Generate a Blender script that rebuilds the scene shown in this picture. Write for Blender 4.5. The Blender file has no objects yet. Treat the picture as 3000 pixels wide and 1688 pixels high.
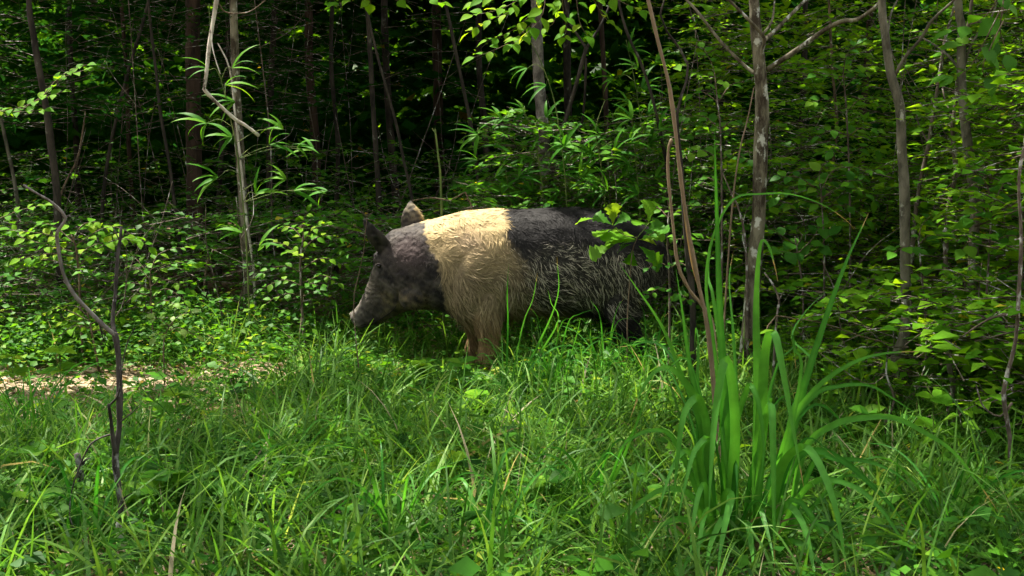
import bpy, bmesh, math, random
import numpy as np
from mathutils import Vector, Matrix

# ------------------------------------------------------------------ camera, world, sun, exposure
SC = bpy.context.scene
COL = SC.collection
F_PX, W_PX, H_PX = 3077.0, 3000.0, 1688.0
CAM_Z, PITCH = 0.95, math.atan(344 / 3077.0)
cam_d = bpy.data.cameras.new('camera')
cam_d.sensor_width = 36.0
cam_d.lens = 36.0 * F_PX / W_PX
cam_d.clip_start, cam_d.clip_end = 0.05, 800.0
cam = bpy.data.objects.new('camera', cam_d)
cam.location = (0, 0, CAM_Z)
cam.rotation_euler = (math.pi / 2 - PITCH, 0, 0)
COL.objects.link(cam)
SC.camera = cam

SUN = Vector((-0.36, 0.24, 0.90)).normalized()
SUN_EL = math.asin(SUN.z)
SUN_AZ = math.atan2(SUN.x, SUN.y)
world = bpy.data.worlds.new('World')
SC.world = world
world.use_nodes = True
wn = world.node_tree
sky = wn.nodes.new('ShaderNodeTexSky')
sky.sky_type = 'NISHITA'
sky.sun_disc = False
sky.sun_elevation = SUN_EL
sky.sun_rotation = SUN_AZ
sky.air_density = 1.0
sky.dust_density = 4.0
sky.ozone_density = 0.4
wn.nodes['Background'].inputs['Strength'].default_value = 0.075
w_tc = wn.nodes.new('ShaderNodeTexCoord')
w_nz = wn.nodes.new('ShaderNodeTexNoise'); w_nz.inputs['Scale'].default_value = 2.6; w_nz.inputs['Detail'].default_value = 6
w_rp = wn.nodes.new('ShaderNodeValToRGB'); w_rp.color_ramp.elements[0].position = .34; w_rp.color_ramp.elements[1].position = .58
w_mx = wn.nodes.new('ShaderNodeMix'); w_mx.data_type = 'RGBA'
w_mx.inputs[7].default_value = (6.4, 6.3, 5.8, 1)          # unseen white cloud, mixed in to make the skylight less blue
wn.links.new(w_tc.outputs['Generated'], w_nz.inputs['Vector']); wn.links.new(w_nz.outputs['Fac'], w_rp.inputs[0])
wn.links.new(w_rp.outputs[0], w_mx.inputs[0]); wn.links.new(sky.outputs[0], w_mx.inputs[6])
wn.links.new(w_mx.outputs[2], wn.nodes['Background'].inputs['Color'])
sun_d = bpy.data.lights.new('sun', 'SUN')
sun_d.energy = 4.2
sun_d.angle = math.radians(0.6)
sun_d.color = (1.0, 0.93, 0.80)
sun = bpy.data.objects.new('sun', sun_d)
sun.rotation_euler = SUN.to_track_quat('Z', 'Y').to_euler()
sun.location = (-3, 2, 12)
COL.objects.link(sun)
SC.view_settings.view_transform = 'Standard'
SC.view_settings.look = 'None'
SC.view_settings.gamma = 1.0
SC.view_settings.exposure = 2.38
SC.render.engine = 'CYCLES'
SC.cycles.max_bounces = 4
SC.cycles.diffuse_bounces = 1
SC.cycles.adaptive_threshold = 0.04
SC.cycles.glossy_bounces = 2
SC.cycles.transmission_bounces = 4

R = np.random.default_rng(7)
PI = math.pi

# ------------------------------------------------------------------ pixel -> place helpers
CP, SP = math.cos(PITCH), math.sin(PITCH)
def P(px, py, Y):
    u, v = (px - 1500.0) / F_PX, (844.0 - py) / F_PX
    dy = CP + v * SP
    t = Y / dy
    return np.array((u * t, Y, CAM_Z + (v * CP - SP) * t))
def gz(x, y):
    return 0.025 * np.sin(1.3 * x + 0.5) * np.cos(0.9 * y + 0.3) + 0.012 * np.sin(3.1 * x + 2.3 * y)
def G(px, py):
    Y = 4.0
    for _ in range(20):
        p = P(px, py, Y)
        d = (CAM_Z - gz(p[0], p[1])) / max(1e-4, (CAM_Z - p[2]))
        Y *= 0.5 + 0.5 * d
    return P(px, py, Y)
def unproj(x, y, z):
    """place -> pixel"""
    dz = z - CAM_Z
    f = y * CP - dz * SP
    v = (y * SP + dz * CP) / f
    return 1500 + F_PX * x / f, 844 - F_PX * v
def nrm(a):
    return a / np.maximum(np.linalg.norm(a, axis=-1, keepdims=True), 1e-9)
def noise3(p, s=1.0, seed=0.0):
    x, y, z = p[..., 0] * s + seed, p[..., 1] * s + seed * 1.7, p[..., 2] * s - seed
    return (np.sin(1.7 * x + 2.1 * np.sin(1.1 * y + z)) + np.sin(2.3 * y - 1.3 * np.sin(1.9 * z + .7 * x))
            + np.sin(2.9 * z + 1.7 * np.sin(1.3 * x - y)) + .5 * np.sin(5.1 * x + 3.7 * y + 2 * z)) / 3.5

# ------------------------------------------------------------------ mesh accumulation
class Acc:
    def __init__(self):
        self.V, self.Q, self.T, self.A, self.C, self.n = [], [], [], [], [], 0
    def add(self, V, Q=None, T=None, tint=0.5, col=None):
        V = np.asarray(V, float).reshape(-1, 3)
        k = len(V)
        self.V.append(V)
        if Q is not None and len(Q): self.Q.append(np.asarray(Q).reshape(-1, 4) + self.n)
        if T is not None and len(T): self.T.append(np.asarray(T).reshape(-1, 3) + self.n)
        self.A.append(np.broadcast_to(np.asarray(tint, float), (k,)))
        if col is not None: self.C.append(np.asarray(col, float).reshape(-1, 3))
        self.n += k
    def mesh(self, name, origin=(0, 0, 0), smooth=True):
        me = bpy.data.meshes.new(name)
        V = np.concatenate(self.V) - np.asarray(origin, float)
        Q = np.concatenate(self.Q) if self.Q else np.zeros((0, 4), int)
        T = np.concatenate(self.T) if self.T else np.zeros((0, 3), int)
        me.vertices.add(len(V)); me.vertices.foreach_set('co', V.astype(np.float32).ravel())
        me.loops.add(Q.size + T.size)
        me.loops.foreach_set('vertex_index', np.concatenate([Q.ravel(), T.ravel()]).astype(np.int32))
        me.polygons.add(len(Q) + len(T))
        st = np.concatenate([np.arange(len(Q)) * 4, Q.size + np.arange(len(T)) * 3]).astype(np.int32)
        me.polygons.foreach_set('loop_start', st)
        me.polygons.foreach_set('use_smooth', np.full(len(Q) + len(T), smooth))
        a = me.attributes.new('tint', 'FLOAT', 'POINT')
        a.data.foreach_set('value', np.concatenate(self.A).astype(np.float32))
        if self.C:
            c = np.concatenate(self.C)
            ca = me.attributes.new('coat', 'FLOAT_COLOR', 'POINT')
            ca.data.foreach_set('color', np.concatenate([c, np.ones((len(c), 1))], 1).astype(np.float32).ravel())
        me.update(calc_edges=True)
        me.validate()
        return me

def link(name, me, mat, parent=None, kind=None):
    o = bpy.data.objects.new(name, me)
    COL.objects.link(o)
    if mat is not None and me is not None and not me.materials: me.materials.append(mat)
    if parent is not None: o.parent = parent
    if kind: o['kind'] = kind
    return o
def tag(o, label, cat, group=None):
    o['label'] = label; o['category'] = cat
    if group: o['group'] = group
    return o
def thing(name, label, cat, base, group=None):
    o = bpy.data.objects.new(name, None)
    o.empty_display_size = 0.1
    o.location = tuple(float(v) for v in base)
    COL.objects.link(o)
    return tag(o, label, cat, group)

# ------------------------------------------------------------------ curves and tubes
def smooth_path(pts, step=0.06, rad=None, kmin=3):
    p = np.asarray(pts, float)
    e = np.vstack([2 * p[0] - p[1], p, 2 * p[-1] - p[-2]])
    out, ro = [], []
    for i in range(len(p) - 1):
        p0, p1, p2, p3 = e[i], e[i + 1], e[i + 2], e[i + 3]
        k = max(kmin, int(np.linalg.norm(p2 - p1) / step))
        t = np.arange(k) / k
        t = t[:, None]
        out.append(.5 * (2 * p1 + (p2 - p0) * t + (2 * p0 - 5 * p1 + 4 * p2 - p3) * t ** 2 + (3 * p1 - p0 - 3 * p2 + p3) * t ** 3))
        if rad is not None: ro.append(rad[i] + (rad[i + 1] - rad[i]) * t[:, 0])
    out.append(p[-1:])
    if rad is not None:
        ro.append(np.array([rad[-1]]))
        return np.vstack(out), np.concatenate(ro)
    return np.vstack(out)
def frames(c):
    t = nrm(np.gradient(c, axis=0))
    ref = np.array((0, 1, 0.13)) if abs(t[:, 1]).mean() < .8 else np.array((1, 0, .1))
    a = nrm(np.cross(t, ref)); b = np.cross(t, a)
    return t, a, b
def tube(acc, pts, r0, r1=None, sides=8, step=0.06, lump=0.0, rng=R, tint=.5, kmin=3):
    if r1 is None: r1 = r0
    rad = r0 if hasattr(r0, '__len__') else np.linspace(r0, r1, len(pts))
    c, rr = smooth_path(pts, step, rad, kmin)
    _, a, b = frames(c)
    th = np.arange(sides) * 2 * PI / sides
    rr = rr[:, None] * (1 + lump * rng.uniform(-1, 1, (len(c), sides)) + lump * .8 * np.sin(np.arange(len(c)) * .9)[:, None])
    V = c[:, None, :] + rr[..., None] * (np.cos(th)[None, :, None] * a[:, None, :] + np.sin(th)[None, :, None] * b[:, None, :])
    n = len(c)
    i, j = np.meshgrid(np.arange(n - 1), np.arange(sides), indexing='ij')
    i, j = i.ravel(), j.ravel()
    j2 = (j + 1) % sides
    Q = np.stack([i * sides + j, i * sides + j2, (i + 1) * sides + j2, (i + 1) * sides + j], 1)
    V = np.vstack([V.reshape(-1, 3), c[:1], c[-1:] + (c[-1:] - c[-2:-1]) * .2])
    k = n * sides
    s = np.arange(sides); s2 = (s + 1) % sides
    T = np.vstack([np.stack([np.full(sides, k), s2, s], 1), np.stack([np.full(sides, k + 1), (n - 1) * sides + s, (n - 1) * sides + s2], 1)])
    acc.add(V, Q, T, tint)
    return c

# ------------------------------------------------------------------ leaf shapes (x side, y axis, z normal; unit length)
def tmpl_small():
    V = np.array([(0, 0, 0), (-.30, .40, .07), (0, .46, 0), (.30, .40, .07), (0, 1, -.10)], float)
    T = np.array([(0, 2, 1), (0, 3, 2), (1, 2, 4), (2, 3, 4)])
    return V, T
def tmpl_rows(rows):
    """rows: (y, half width, edge lift, mid height)"""
    V, T = [], []
    for (y, w, e, m) in rows:
        if w < 1e-6: V.append([(0, y, m)])
        else: V.append([(-w, y, m + e), (0, y, m), (w, y, m + e)])
    idx, k = [], 0
    for r in V:
        idx.append(list(range(k, k + len(r)))); k += len(r)
    for a, b in zip(idx[:-1], idx[1:]):
        if len(a) == 1 and len(b) == 3: T += [(a[0], b[1], b[0]), (a[0], b[2], b[1])]
        elif len(a) == 3 and len(b) == 1: T += [(a[0], a[1], b[0]), (a[1], a[2], b[0])]
        elif len(a) == 3:
            for q in (0, 1): T += [(a[q], a[q + 1], b[q + 1]), (a[q], b[q + 1], b[q])]
    return np.array([p for r in V for p in r], float), np.array(T)
T_SMALL = tmpl_small()
T_FLAT = (np.array([(0, 0, 0), (-.32, .45, .07), (.32, .45, .07), (0, 1, -.10)], float), np.array([(0, 2, 1), (1, 2, 3)]))
T_OVATE = tmpl_rows([(0, 0, 0, 0), (.12, .16, .03, .01), (.30, .30, .07, .02), (.50, .31, .07, .02), (.70, .22, .05, -.01), (.88, .09, .02, -.06), (1, 0, 0, -.11)])
T_BROAD = tmpl_rows([(0, 0, 0, 0), (.08, .22, .02, .01), (.26, .41, .05, .02), (.48, .43, .06, .02), (.70, .29, .05, -.01), (.88, .11, .02, -.06), (1, 0, 0, -.12)])
T_LANCE = tmpl_rows([(0, 0, 0, 0), (.10, .045, .012, .02), (.30, .062, .015, .05), (.52, .055, .014, .04), (.72, .038, .010, -.02), (.88, .018, .004, -.10), (1, 0, 0, -.19)])
T_OAK = tmpl_rows([(0, 0, 0, 0), (.16, .035, .01, .02), (.32, .07, .02, .03), (.44, .15, .03, .035), (.52, .12, .025, .03), (.64, .24, .05, .03), (.72, .18, .04, .02), (.84, .30, .07, .0), (.91, .20, .05, -.03), (.97, .17, .04, -.06), (1.0, 0, 0, -.06)])
T_TOOTH = tmpl_rows([(0, 0, 0, 0), (.06, .20, .02, .0), (.12, .17, .02, .0), (.20, .33, .04, .02), (.26, .28, .04, .02), (.34, .42, .05, .02), (.41, .35, .05, .02), (.50, .42, .06, .02), (.57, .33, .05, .01), (.66, .34, .05, 0), (.73, .24, .03, -.02), (.82, .20, .02, -.05), (.88, .10, .01, -.08), (1, 0, 0, -.13)])

def leaf_mats(axis, normal):
    y = nrm(axis); x = nrm(np.cross(y, normal)); z = np.cross(x, y)
    return np.stack([x, y, z], -1)
def add_leaves(acc, pos, axis, normal, length, tint, tm=T_SMALL, wid=1.0):
    V0, T0 = tm
    M = leaf_mats(axis, normal)
    S = np.ones((len(pos), 3)); S[:, 0] = wid
    L = V0[None] * S[:, None, :] * np.asarray(length).reshape(-1, 1, 1)
    V = np.einsum('nij,nkj->nki', M, L) + pos[:, None, :]
    n, k = len(pos), len(V0)
    T = T0[None] + (np.arange(n) * k)[:, None, None]
    acc.add(V.reshape(-1, 3), None, T.reshape(-1, 3), np.repeat(np.broadcast_to(tint, (n,)), k))

# ------------------------------------------------------------------ materials
def new_mat(name):
    m = bpy.data.materials.new(name); m.use_nodes = True
    nt = m.node_tree
    return m, nt, nt.nodes['Principled BSDF'], nt.nodes['Material Output']
def ramp(nt, stops):
    r = nt.nodes.new('ShaderNodeValToRGB')
    e = r.color_ramp.elements
    while len(e) < len(stops): e.new(.5)
    for q, (p, c) in zip(e, stops):
        q.position = p; q.color = (*c, 1)
    return r
def mat_leaf(name, stops, trans=0.42, rough=.5, vein=0.0, spec=.13, through=(2.5, 1.9, .6)):
    m, nt, b, out = new_mat(name)
    at = nt.nodes.new('ShaderNodeAttribute'); at.attribute_name = 'tint'
    r = ramp(nt, stops); nt.links.new(at.outputs['Fac'], r.inputs[0])
    tc = nt.nodes.new('ShaderNodeTexCoord')
    nz = nt.nodes.new('ShaderNodeTexNoise'); nz.inputs['Scale'].default_value = 38; nz.inputs['Detail'].default_value = 2
    nt.links.new(tc.outputs['Object'], nz.inputs['Vector'])
    hsv = nt.nodes.new('ShaderNodeHueSaturation')
    mp = nt.nodes.new('ShaderNodeMapRange'); mp.inputs[3].default_value = .72; mp.inputs[4].default_value = 1.28
    nt.links.new(nz.outputs['Fac'], mp.inputs[0]); nt.links.new(mp.outputs[0], hsv.inputs['Value'])
    nt.links.new(r.outputs[0], hsv.inputs['Color'])
    nt.links.new(hsv.outputs[0], b.inputs['Base Color'])
    b.inputs['Roughness'].default_value = rough
    b.inputs['Specular IOR Level'].default_value = spec
    tr = nt.nodes.new('ShaderNodeBsdfTranslucent')
    mx = nt.nodes.new('ShaderNodeMix'); mx.data_type = 'RGBA'; mx.blend_type = 'MULTIPLY'; mx.inputs[0].default_value = 1
    nt.links.new(hsv.outputs[0], mx.inputs[6]); mx.inputs[7].default_value = (*through, 1)
    nt.links.new(mx.outputs[2], tr.inputs['Color'])
    ms = nt.nodes.new('ShaderNodeMixShader'); ms.inputs[0].default_value = trans
    nt.links.new(b.outputs[0], ms.inputs[1]); nt.links.new(tr.outputs[0], ms.inputs[2])
    nt.links.new(ms.outputs[0], out.inputs['Surface'])
    return m
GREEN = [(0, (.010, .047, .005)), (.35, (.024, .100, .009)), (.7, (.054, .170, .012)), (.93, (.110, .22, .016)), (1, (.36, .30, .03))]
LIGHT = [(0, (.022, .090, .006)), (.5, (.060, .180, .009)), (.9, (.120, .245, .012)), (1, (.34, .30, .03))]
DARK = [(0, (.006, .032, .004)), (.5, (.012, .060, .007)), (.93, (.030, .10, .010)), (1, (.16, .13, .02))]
GRASS = [(0, (.020, .074, .009)), (.4, (.054, .150, .018)), (.8, (.120, .230, .034)), (.94, (.21, .285, .075)), (1, (.26, .23, .15))]
M_LEAF = mat_leaf('leaf_green', GREEN, spec=.08)
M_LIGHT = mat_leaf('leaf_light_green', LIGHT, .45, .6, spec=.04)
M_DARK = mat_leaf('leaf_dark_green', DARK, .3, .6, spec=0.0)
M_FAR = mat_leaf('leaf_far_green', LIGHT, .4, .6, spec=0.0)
M_GRASS = mat_leaf('grass_blade', GRASS, .34, .5, through=(2.0, 1.85, .9))
M_BIGGRASS = mat_leaf('wide_grass_blade', [(0, (.014, .085, .009)), (.45, (.030, .150, .015)), (.9, (.070, .235, .030)), (.95, (.09, .24, .035)), (1, (.30, .22, .09))], .36, .42, through=(1.9, 1.85, .75))
M_CANE = mat_leaf('cane_leaf', [(0, (.016, .080, .007)), (.6, (.042, .155, .011)), (1, (.095, .22, .018))], .4, spec=.05)
M_PALE = mat_leaf('pale_leaf', [(0, (.08, .16, .035)), (1, (.17, .27, .07))], .3)
M_DEAD = mat_leaf('dead_leaf', [(0, (.09, .062, .040)), (.4, (.22, .17, .115)), (.75, (.38, .31, .22)), (1, (.52, .45, .34))], .15, .8, spec=.15)
M_STRAW = mat_leaf('dry_stalk', [(0, (.070, .050, .032)), (.5, (.15, .112, .070)), (1, (.30, .23, .145))], .12, .6, spec=.2)

def mat_bark(name, c0, c1, lichen=None, amount=.6, scale=14, stretch=.35, rough=.85, bump=.5):
    m, nt, b, out = new_mat(name)
    tc = nt.nodes.new('ShaderNodeTexCoord')
    mp = nt.nodes.new('ShaderNodeMapping'); mp.inputs['Scale'].default_value = (1, 1, stretch)
    nt.links.new(tc.outputs['Object'], mp.inputs['Vector'])
    n1 = nt.nodes.new('ShaderNodeTexNoise'); n1.inputs['Scale'].default_value = scale; n1.inputs['Detail'].default_value = 6; n1.inputs['Roughness'].default_value = .65
    nt.links.new(mp.outputs[0], n1.inputs['Vector'])
    r = ramp(nt, [(.40, c0), (.61, c1)]); nt.links.new(n1.outputs['Fac'], r.inputs[0])
    colr = r.outputs[0]
    if lichen:
        n2 = nt.nodes.new('ShaderNodeTexNoise'); n2.inputs['Scale'].default_value = scale * .9; n2.inputs['Detail'].default_value = 5
        n2.inputs['Roughness'].default_value = .6
        mp2 = nt.nodes.new('ShaderNodeMapping'); mp2.inputs['Location'].default_value = (3.1, 7.7, 1.3); mp2.inputs['Scale'].default_value = (1, 1, .7)
        nt.links.new(tc.outputs['Object'], mp2.inputs['Vector']); nt.links.new(mp2.outputs[0], n2.inputs['Vector'])
        r2 = ramp(nt, [(amount - .02, (0, 0, 0)), (amount + .05, (1, 1, 1))]); nt.links.new(n2.outputs['Fac'], r2.inputs[0])
        mx = nt.nodes.new('ShaderNodeMix'); mx.data_type = 'RGBA'
        nt.links.new(r2.outputs[0], mx.inputs[0]); nt.links.new(colr, mx.inputs[6]); mx.inputs[7].default_value = (*lichen, 1)
        colr = mx.outputs[2]
    nt.links.new(colr, b.inputs['Base Color'])
    b.inputs['Roughness'].default_value = rough
    b.inputs['Specular IOR Level'].default_value = .2
    bp = nt.nodes.new('ShaderNodeBump'); bp.inputs['Strength'].default_value = bump; bp.inputs['Distance'].default_value = .01
    nt.links.new(n1.outputs['Fac'], bp.inputs['Height']); nt.links.new(bp.outputs[0], b.inputs['Normal'])
    return m
M_BARK_MOTTLE = mat_bark('bark_mottled', (.032, .024, .014), (.17, .155, .105), (.40, .41, .35), .59, 24)
M_BARK_GREY = mat_bark('bark_smooth_grey', (.042, .040, .027), (.125, .118, .085), (.26, .27, .22), .62, 22, .4, bump=.4)
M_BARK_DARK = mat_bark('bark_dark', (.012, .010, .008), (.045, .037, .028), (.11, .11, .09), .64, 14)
M_BARK_RED = mat_bark('bark_reddish', (.016, .010, .007), (.060, .038, .026), None, .6, 18, .2)
M_BARK_PALE = mat_bark('bark_pale', (.26, .23, .18), (.55, .52, .45), (.09, .075, .06), .60, 22, .5)
M_BARK_PINE = mat_bark('bark_grey_scaly', (.06, .052, .045), (.20, .18, .155), (.30, .30, .27), .60, 20, .6)
M_LICHEN = mat_bark('bark_lichen', (.05, .038, .030), (.13, .105, .08), (.36, .36, .33), .57, 30, .5)
M_DEADWOOD = mat_bark('dead_wood', (.016, .014, .012), (.060, .055, .050), (.22, .22, .22), .62, 34, .3)
M_GREYWOOD = mat_bark('weathered_wood', (.06, .056, .052), (.20, .195, .185), (.34, .34, .33), .60, 30, .4)
M_TWIG = mat_bark('twig', (.05, .035, .022), (.15, .11, .07), (.28, .27, .23), .62, 40, .5)
M_GREENSTEM = mat_bark('green_stem', (.05, .09, .02), (.13, .17, .045), None, .6, 30, .4)
M_WHITE_PAINT = mat_bark('white_lichen', (.42, .42, .40), (.68, .68, .65), (.14, .12, .10), .64, 40, .6)

# ------------------------------------------------------------------ ground
def mat_ground():
    m, nt, b, out = new_mat('forest_soil')
    tc = nt.nodes.new('ShaderNodeTexCoord')
    n1 = nt.nodes.new('ShaderNodeTexNoise'); n1.inputs['Scale'].default_value = 2.2; n1.inputs['Detail'].default_value = 6
    n2 = nt.nodes.new('ShaderNodeTexNoise'); n2.inputs['Scale'].default_value = 55; n2.inputs['Detail'].default_value = 5; n2.inputs['Roughness'].default_value = .7
    for n in (n1, n2): nt.links.new(tc.outputs['Object'], n.inputs['Vector'])
    r1 = ramp(nt, [(.35, (.060, .040, .024)), (.55, (.17, .12, .075)), (.75, (.30, .24, .17)), (.95, (.46, .39, .29))])
    at = nt.nodes.new('ShaderNodeAttribute'); at.attribute_name = 'tint'
    ad = nt.nodes.new('ShaderNodeMath'); ad.operation = 'ADD'
    nt.links.new(n1.outputs['Fac'], ad.inputs[0]); nt.links.new(at.outputs['Fac'], ad.inputs[1])
    nt.links.new(ad.outputs[0], r1.inputs[0])
    r2 = ramp(nt, [(.3, (.55, .52, .48)), (.7, (1.25, 1.2, 1.1))]); nt.links.new(n2.outputs['Fac'], r2.inputs[0])
    mx = nt.nodes.new('ShaderNodeMix'); mx.data_type = 'RGBA'; mx.blend_type = 'MULTIPLY'; mx.inputs[0].default_value = 1
    nt.links.new(r1.outputs[0], mx.inputs[6]); nt.links.new(r2.outputs[0], mx.inputs[7])
    nt.links.new(mx.outputs[2], b.inputs['Base Color'])
    b.inputs['Roughness'].default_value = .95; b.inputs['Specular IOR Level'].default_value = .1
    bp = nt.nodes.new('ShaderNodeBump'); bp.inputs['Strength'].default_value = .8; bp.inputs['Distance'].default_value = .02
    nt.links.new(n2.outputs['Fac'], bp.inputs['Height']); nt.links.new(bp.outputs[0], b.inputs['Normal'])
    return m
SAND = [(-1.9, 4.55, .62, .60), (-1.2, 4.8, .32, .36), (-2.5, 4.40, .65, .60), (-2.05, 4.2, .45, .40)]
def sandy(x, y):
    s = np.zeros_like(x)
    for (cx, cy, rx, ry) in SAND:
        s = np.maximum(s, np.clip(1.35 - np.hypot((x - cx) / rx, (y - cy) / ry), 0, 1))
    return s
def bare(x, y):
    s = 1.2 * sandy(x, y)
    for (cx, cy, rx, ry) in [(-.92, 2.38, .14, .18), (.42, 2.62, .30, .16), (-.05, 2.5, .35, .10), (.30, 3.45, .16, .10), (-.62, 3.15, .18, .10), (-.2, 3.0, .2, .08), (.55, 2.3, .4, .12), (.9, 2.9, .2, .1)]:
        s = np.maximum(s, np.clip(1.3 - np.hypot((x - cx) / rx, (y - cy) / ry), 0, 1) * .55)
    return s
def make_ground():
    t = np.linspace(-1, 1, 221)
    xs = np.sinh(t * 4.6) / math.sinh(4.6) * 150
    ys = 4 + np.sinh(t * 4.6) / math.sinh(4.6) * 150
    X, Y = np.meshgrid(xs, ys, indexing='ij')
    Z = gz(X, Y) * np.clip(1.5 - np.hypot(X, Y - 4) / 40, 0, 1)
    n = len(t)
    i, j = np.meshgrid(np.arange(n - 1), np.arange(n - 1), indexing='ij')
    i, j = i.ravel(), j.ravel()
    Q = np.stack([i * n + j, (i + 1) * n + j, (i + 1) * n + j + 1, i * n + j + 1], 1)
    a = Acc(); a.add(np.stack([X, Y, Z], -1).reshape(-1, 3), Q, None, (.36 * sandy(X, Y)).ravel())
    link('ground', a.mesh('ground'), mat_ground(), kind='structure')
make_ground()
def make_sky_blocking_hill():  # unseen rise added behind the far trees to block bright sky gaps
    xs = np.linspace(-90, 90, 61); ys = np.linspace(36, 80, 15)
    X, Y = np.meshgrid(xs, ys, indexing='ij')
    Z = -.5 + 15 * np.clip((Y - 36) / 26, 0, 1) ** .8 + 1.2 * np.sin(X * .21) * np.clip((Y - 36) / 10, 0, 1) + .6 * np.sin(X * .9 + Y)
    n = len(ys)
    i, j = np.meshgrid(np.arange(len(xs) - 1), np.arange(n - 1), indexing='ij'); i, j = i.ravel(), j.ravel()
    a = Acc(); a.add(np.stack([X, Y, Z], -1).reshape(-1, 3), np.stack([i * n + j, (i + 1) * n + j, (i + 1) * n + j + 1, i * n + j + 1], 1))
    link('sky_blocking_hill', a.mesh('sky_blocking_hill'), mat_bark('sky_blocking_slope', (.006, .016, .004), (.030, .060, .014), None, .6, .8, 1.0), kind='structure')
make_sky_blocking_hill()

# leaf litter: fallen leaves, straw and twigs lying on the soil
def make_litter():
    a = Acc()
    n = 9000
    y = R.uniform(2.0, 8.5, n); x = R.uniform(-1, 1, n) * (.62 * y + .4)
    p = np.stack([x, y, gz(x, y) + R.uniform(.004, .022, n)], 1)
    az = R.uniform(0, 2 * PI, n)
    ax = np.stack([np.cos(az), np.sin(az), R.normal(0, .15, n)], 1)
    nr = np.stack([R.normal(0, .3, n), R.normal(0, .3, n), np.ones(n)], 1)
    add_leaves(a, p, ax, nr, R.uniform(.02, .055, n), R.beta(2, 2, n), T_SMALL, R.uniform(.7, 1.3, n))
    n = 1300
    x = R.uniform(-3.2, -.4, n); y = R.uniform(4.1, 5.4, n)
    p = np.stack([x, y, gz(x, y) + R.uniform(.004, .03, n)], 1); az = R.uniform(0, 2 * PI, n)
    add_leaves(a, p, np.stack([np.cos(az), np.sin(az), R.normal(0, .3, n)], 1), np.stack([R.normal(0, .5, n), R.normal(0, .5, n), np.ones(n)], 1), R.uniform(.02, .06, n), R.beta(1.6, 2, n), T_SMALL, R.uniform(.7, 1.3, n))
    n = 6000
    y = R.uniform(2.0, 7.0, n); x = R.uniform(-1, 1, n) * (.58 * y + .3)
    az = R.uniform(0, PI, n); L = R.uniform(.04, .16, n)
    d = np.stack([np.cos(az), np.sin(az), R.normal(0, .07, n)], 1) * L[:, None]
    s = np.stack([-np.sin(az), np.cos(az), np.zeros(n)], 1) * R.uniform(.0008, .002, n)[:, None]
    c = np.stack([x, y, gz(x, y) + R.uniform(.008, .03, n)], 1)
    V = np.stack([c - d / 2 - s, c - d / 2 + s, c + d / 2 + s, c + d / 2 - s], 1).reshape(-1, 3)
    a.add(V, np.arange(n * 4).reshape(-1, 4), None, np.repeat(R.uniform(.2, .9, n), 4))
    o = link('leaf_litter', a.mesh('leaf_litter', smooth=False), M_DEAD, kind='stuff')
    tag(o, 'tan fallen leaves and straw lying on the soil between the grass', 'leaf litter')
make_litter()

# ------------------------------------------------------------------ grass
def blades(acc, base, az, lean, curl, L, w, tint, K=5, twist=None):
    n = len(base)
    s = np.linspace(0, 1, K + 1)
    phi = lean[:, None] + curl[:, None] * s[None] ** 1.3
    seg = L[:, None] / K
    dx = np.sin(phi) * seg; dz = np.cos(phi) * seg
    hx = np.concatenate([np.zeros((n, 1)), np.cumsum(dx[:, :-1], 1)], 1)
    hz = np.concatenate([np.zeros((n, 1)), np.cumsum(dz[:, :-1], 1)], 1)
    ca, sa = np.cos(az)[:, None], np.sin(az)[:, None]
    c = np.stack([base[:, 0:1] + hx * ca, base[:, 1:2] + hx * sa, base[:, 2:3] + hz], -1)
    tw = (R.normal(0, .6, n) if twist is None else twist)[:, None] + s[None] * R.normal(0, .8, n)[:, None]
    side = np.stack([-sa * np.cos(tw), ca * np.cos(tw), np.sin(tw)], -1)
    wid = w[:, None] * np.array([.55] + [1.0 - .95 * (q ** 2.2) for q in s[1:]])[None]
    Lf, Rt = c - side * wid[..., None] / 2, c + side * wid[..., None] / 2
    V = np.stack([Lf, Rt], 2).reshape(n, -1, 3)
    k = 2 * (K + 1)
    q = np.array([(2 * i, 2 * i + 1, 2 * i + 3, 2 * i + 2) for i in range(K)])
    Q = q[None] + (np.arange(n) * k)[:, None, None]
    acc.add(V.reshape(-1, 3), Q.reshape(-1, 4), None, np.repeat(tint, k))
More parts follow.
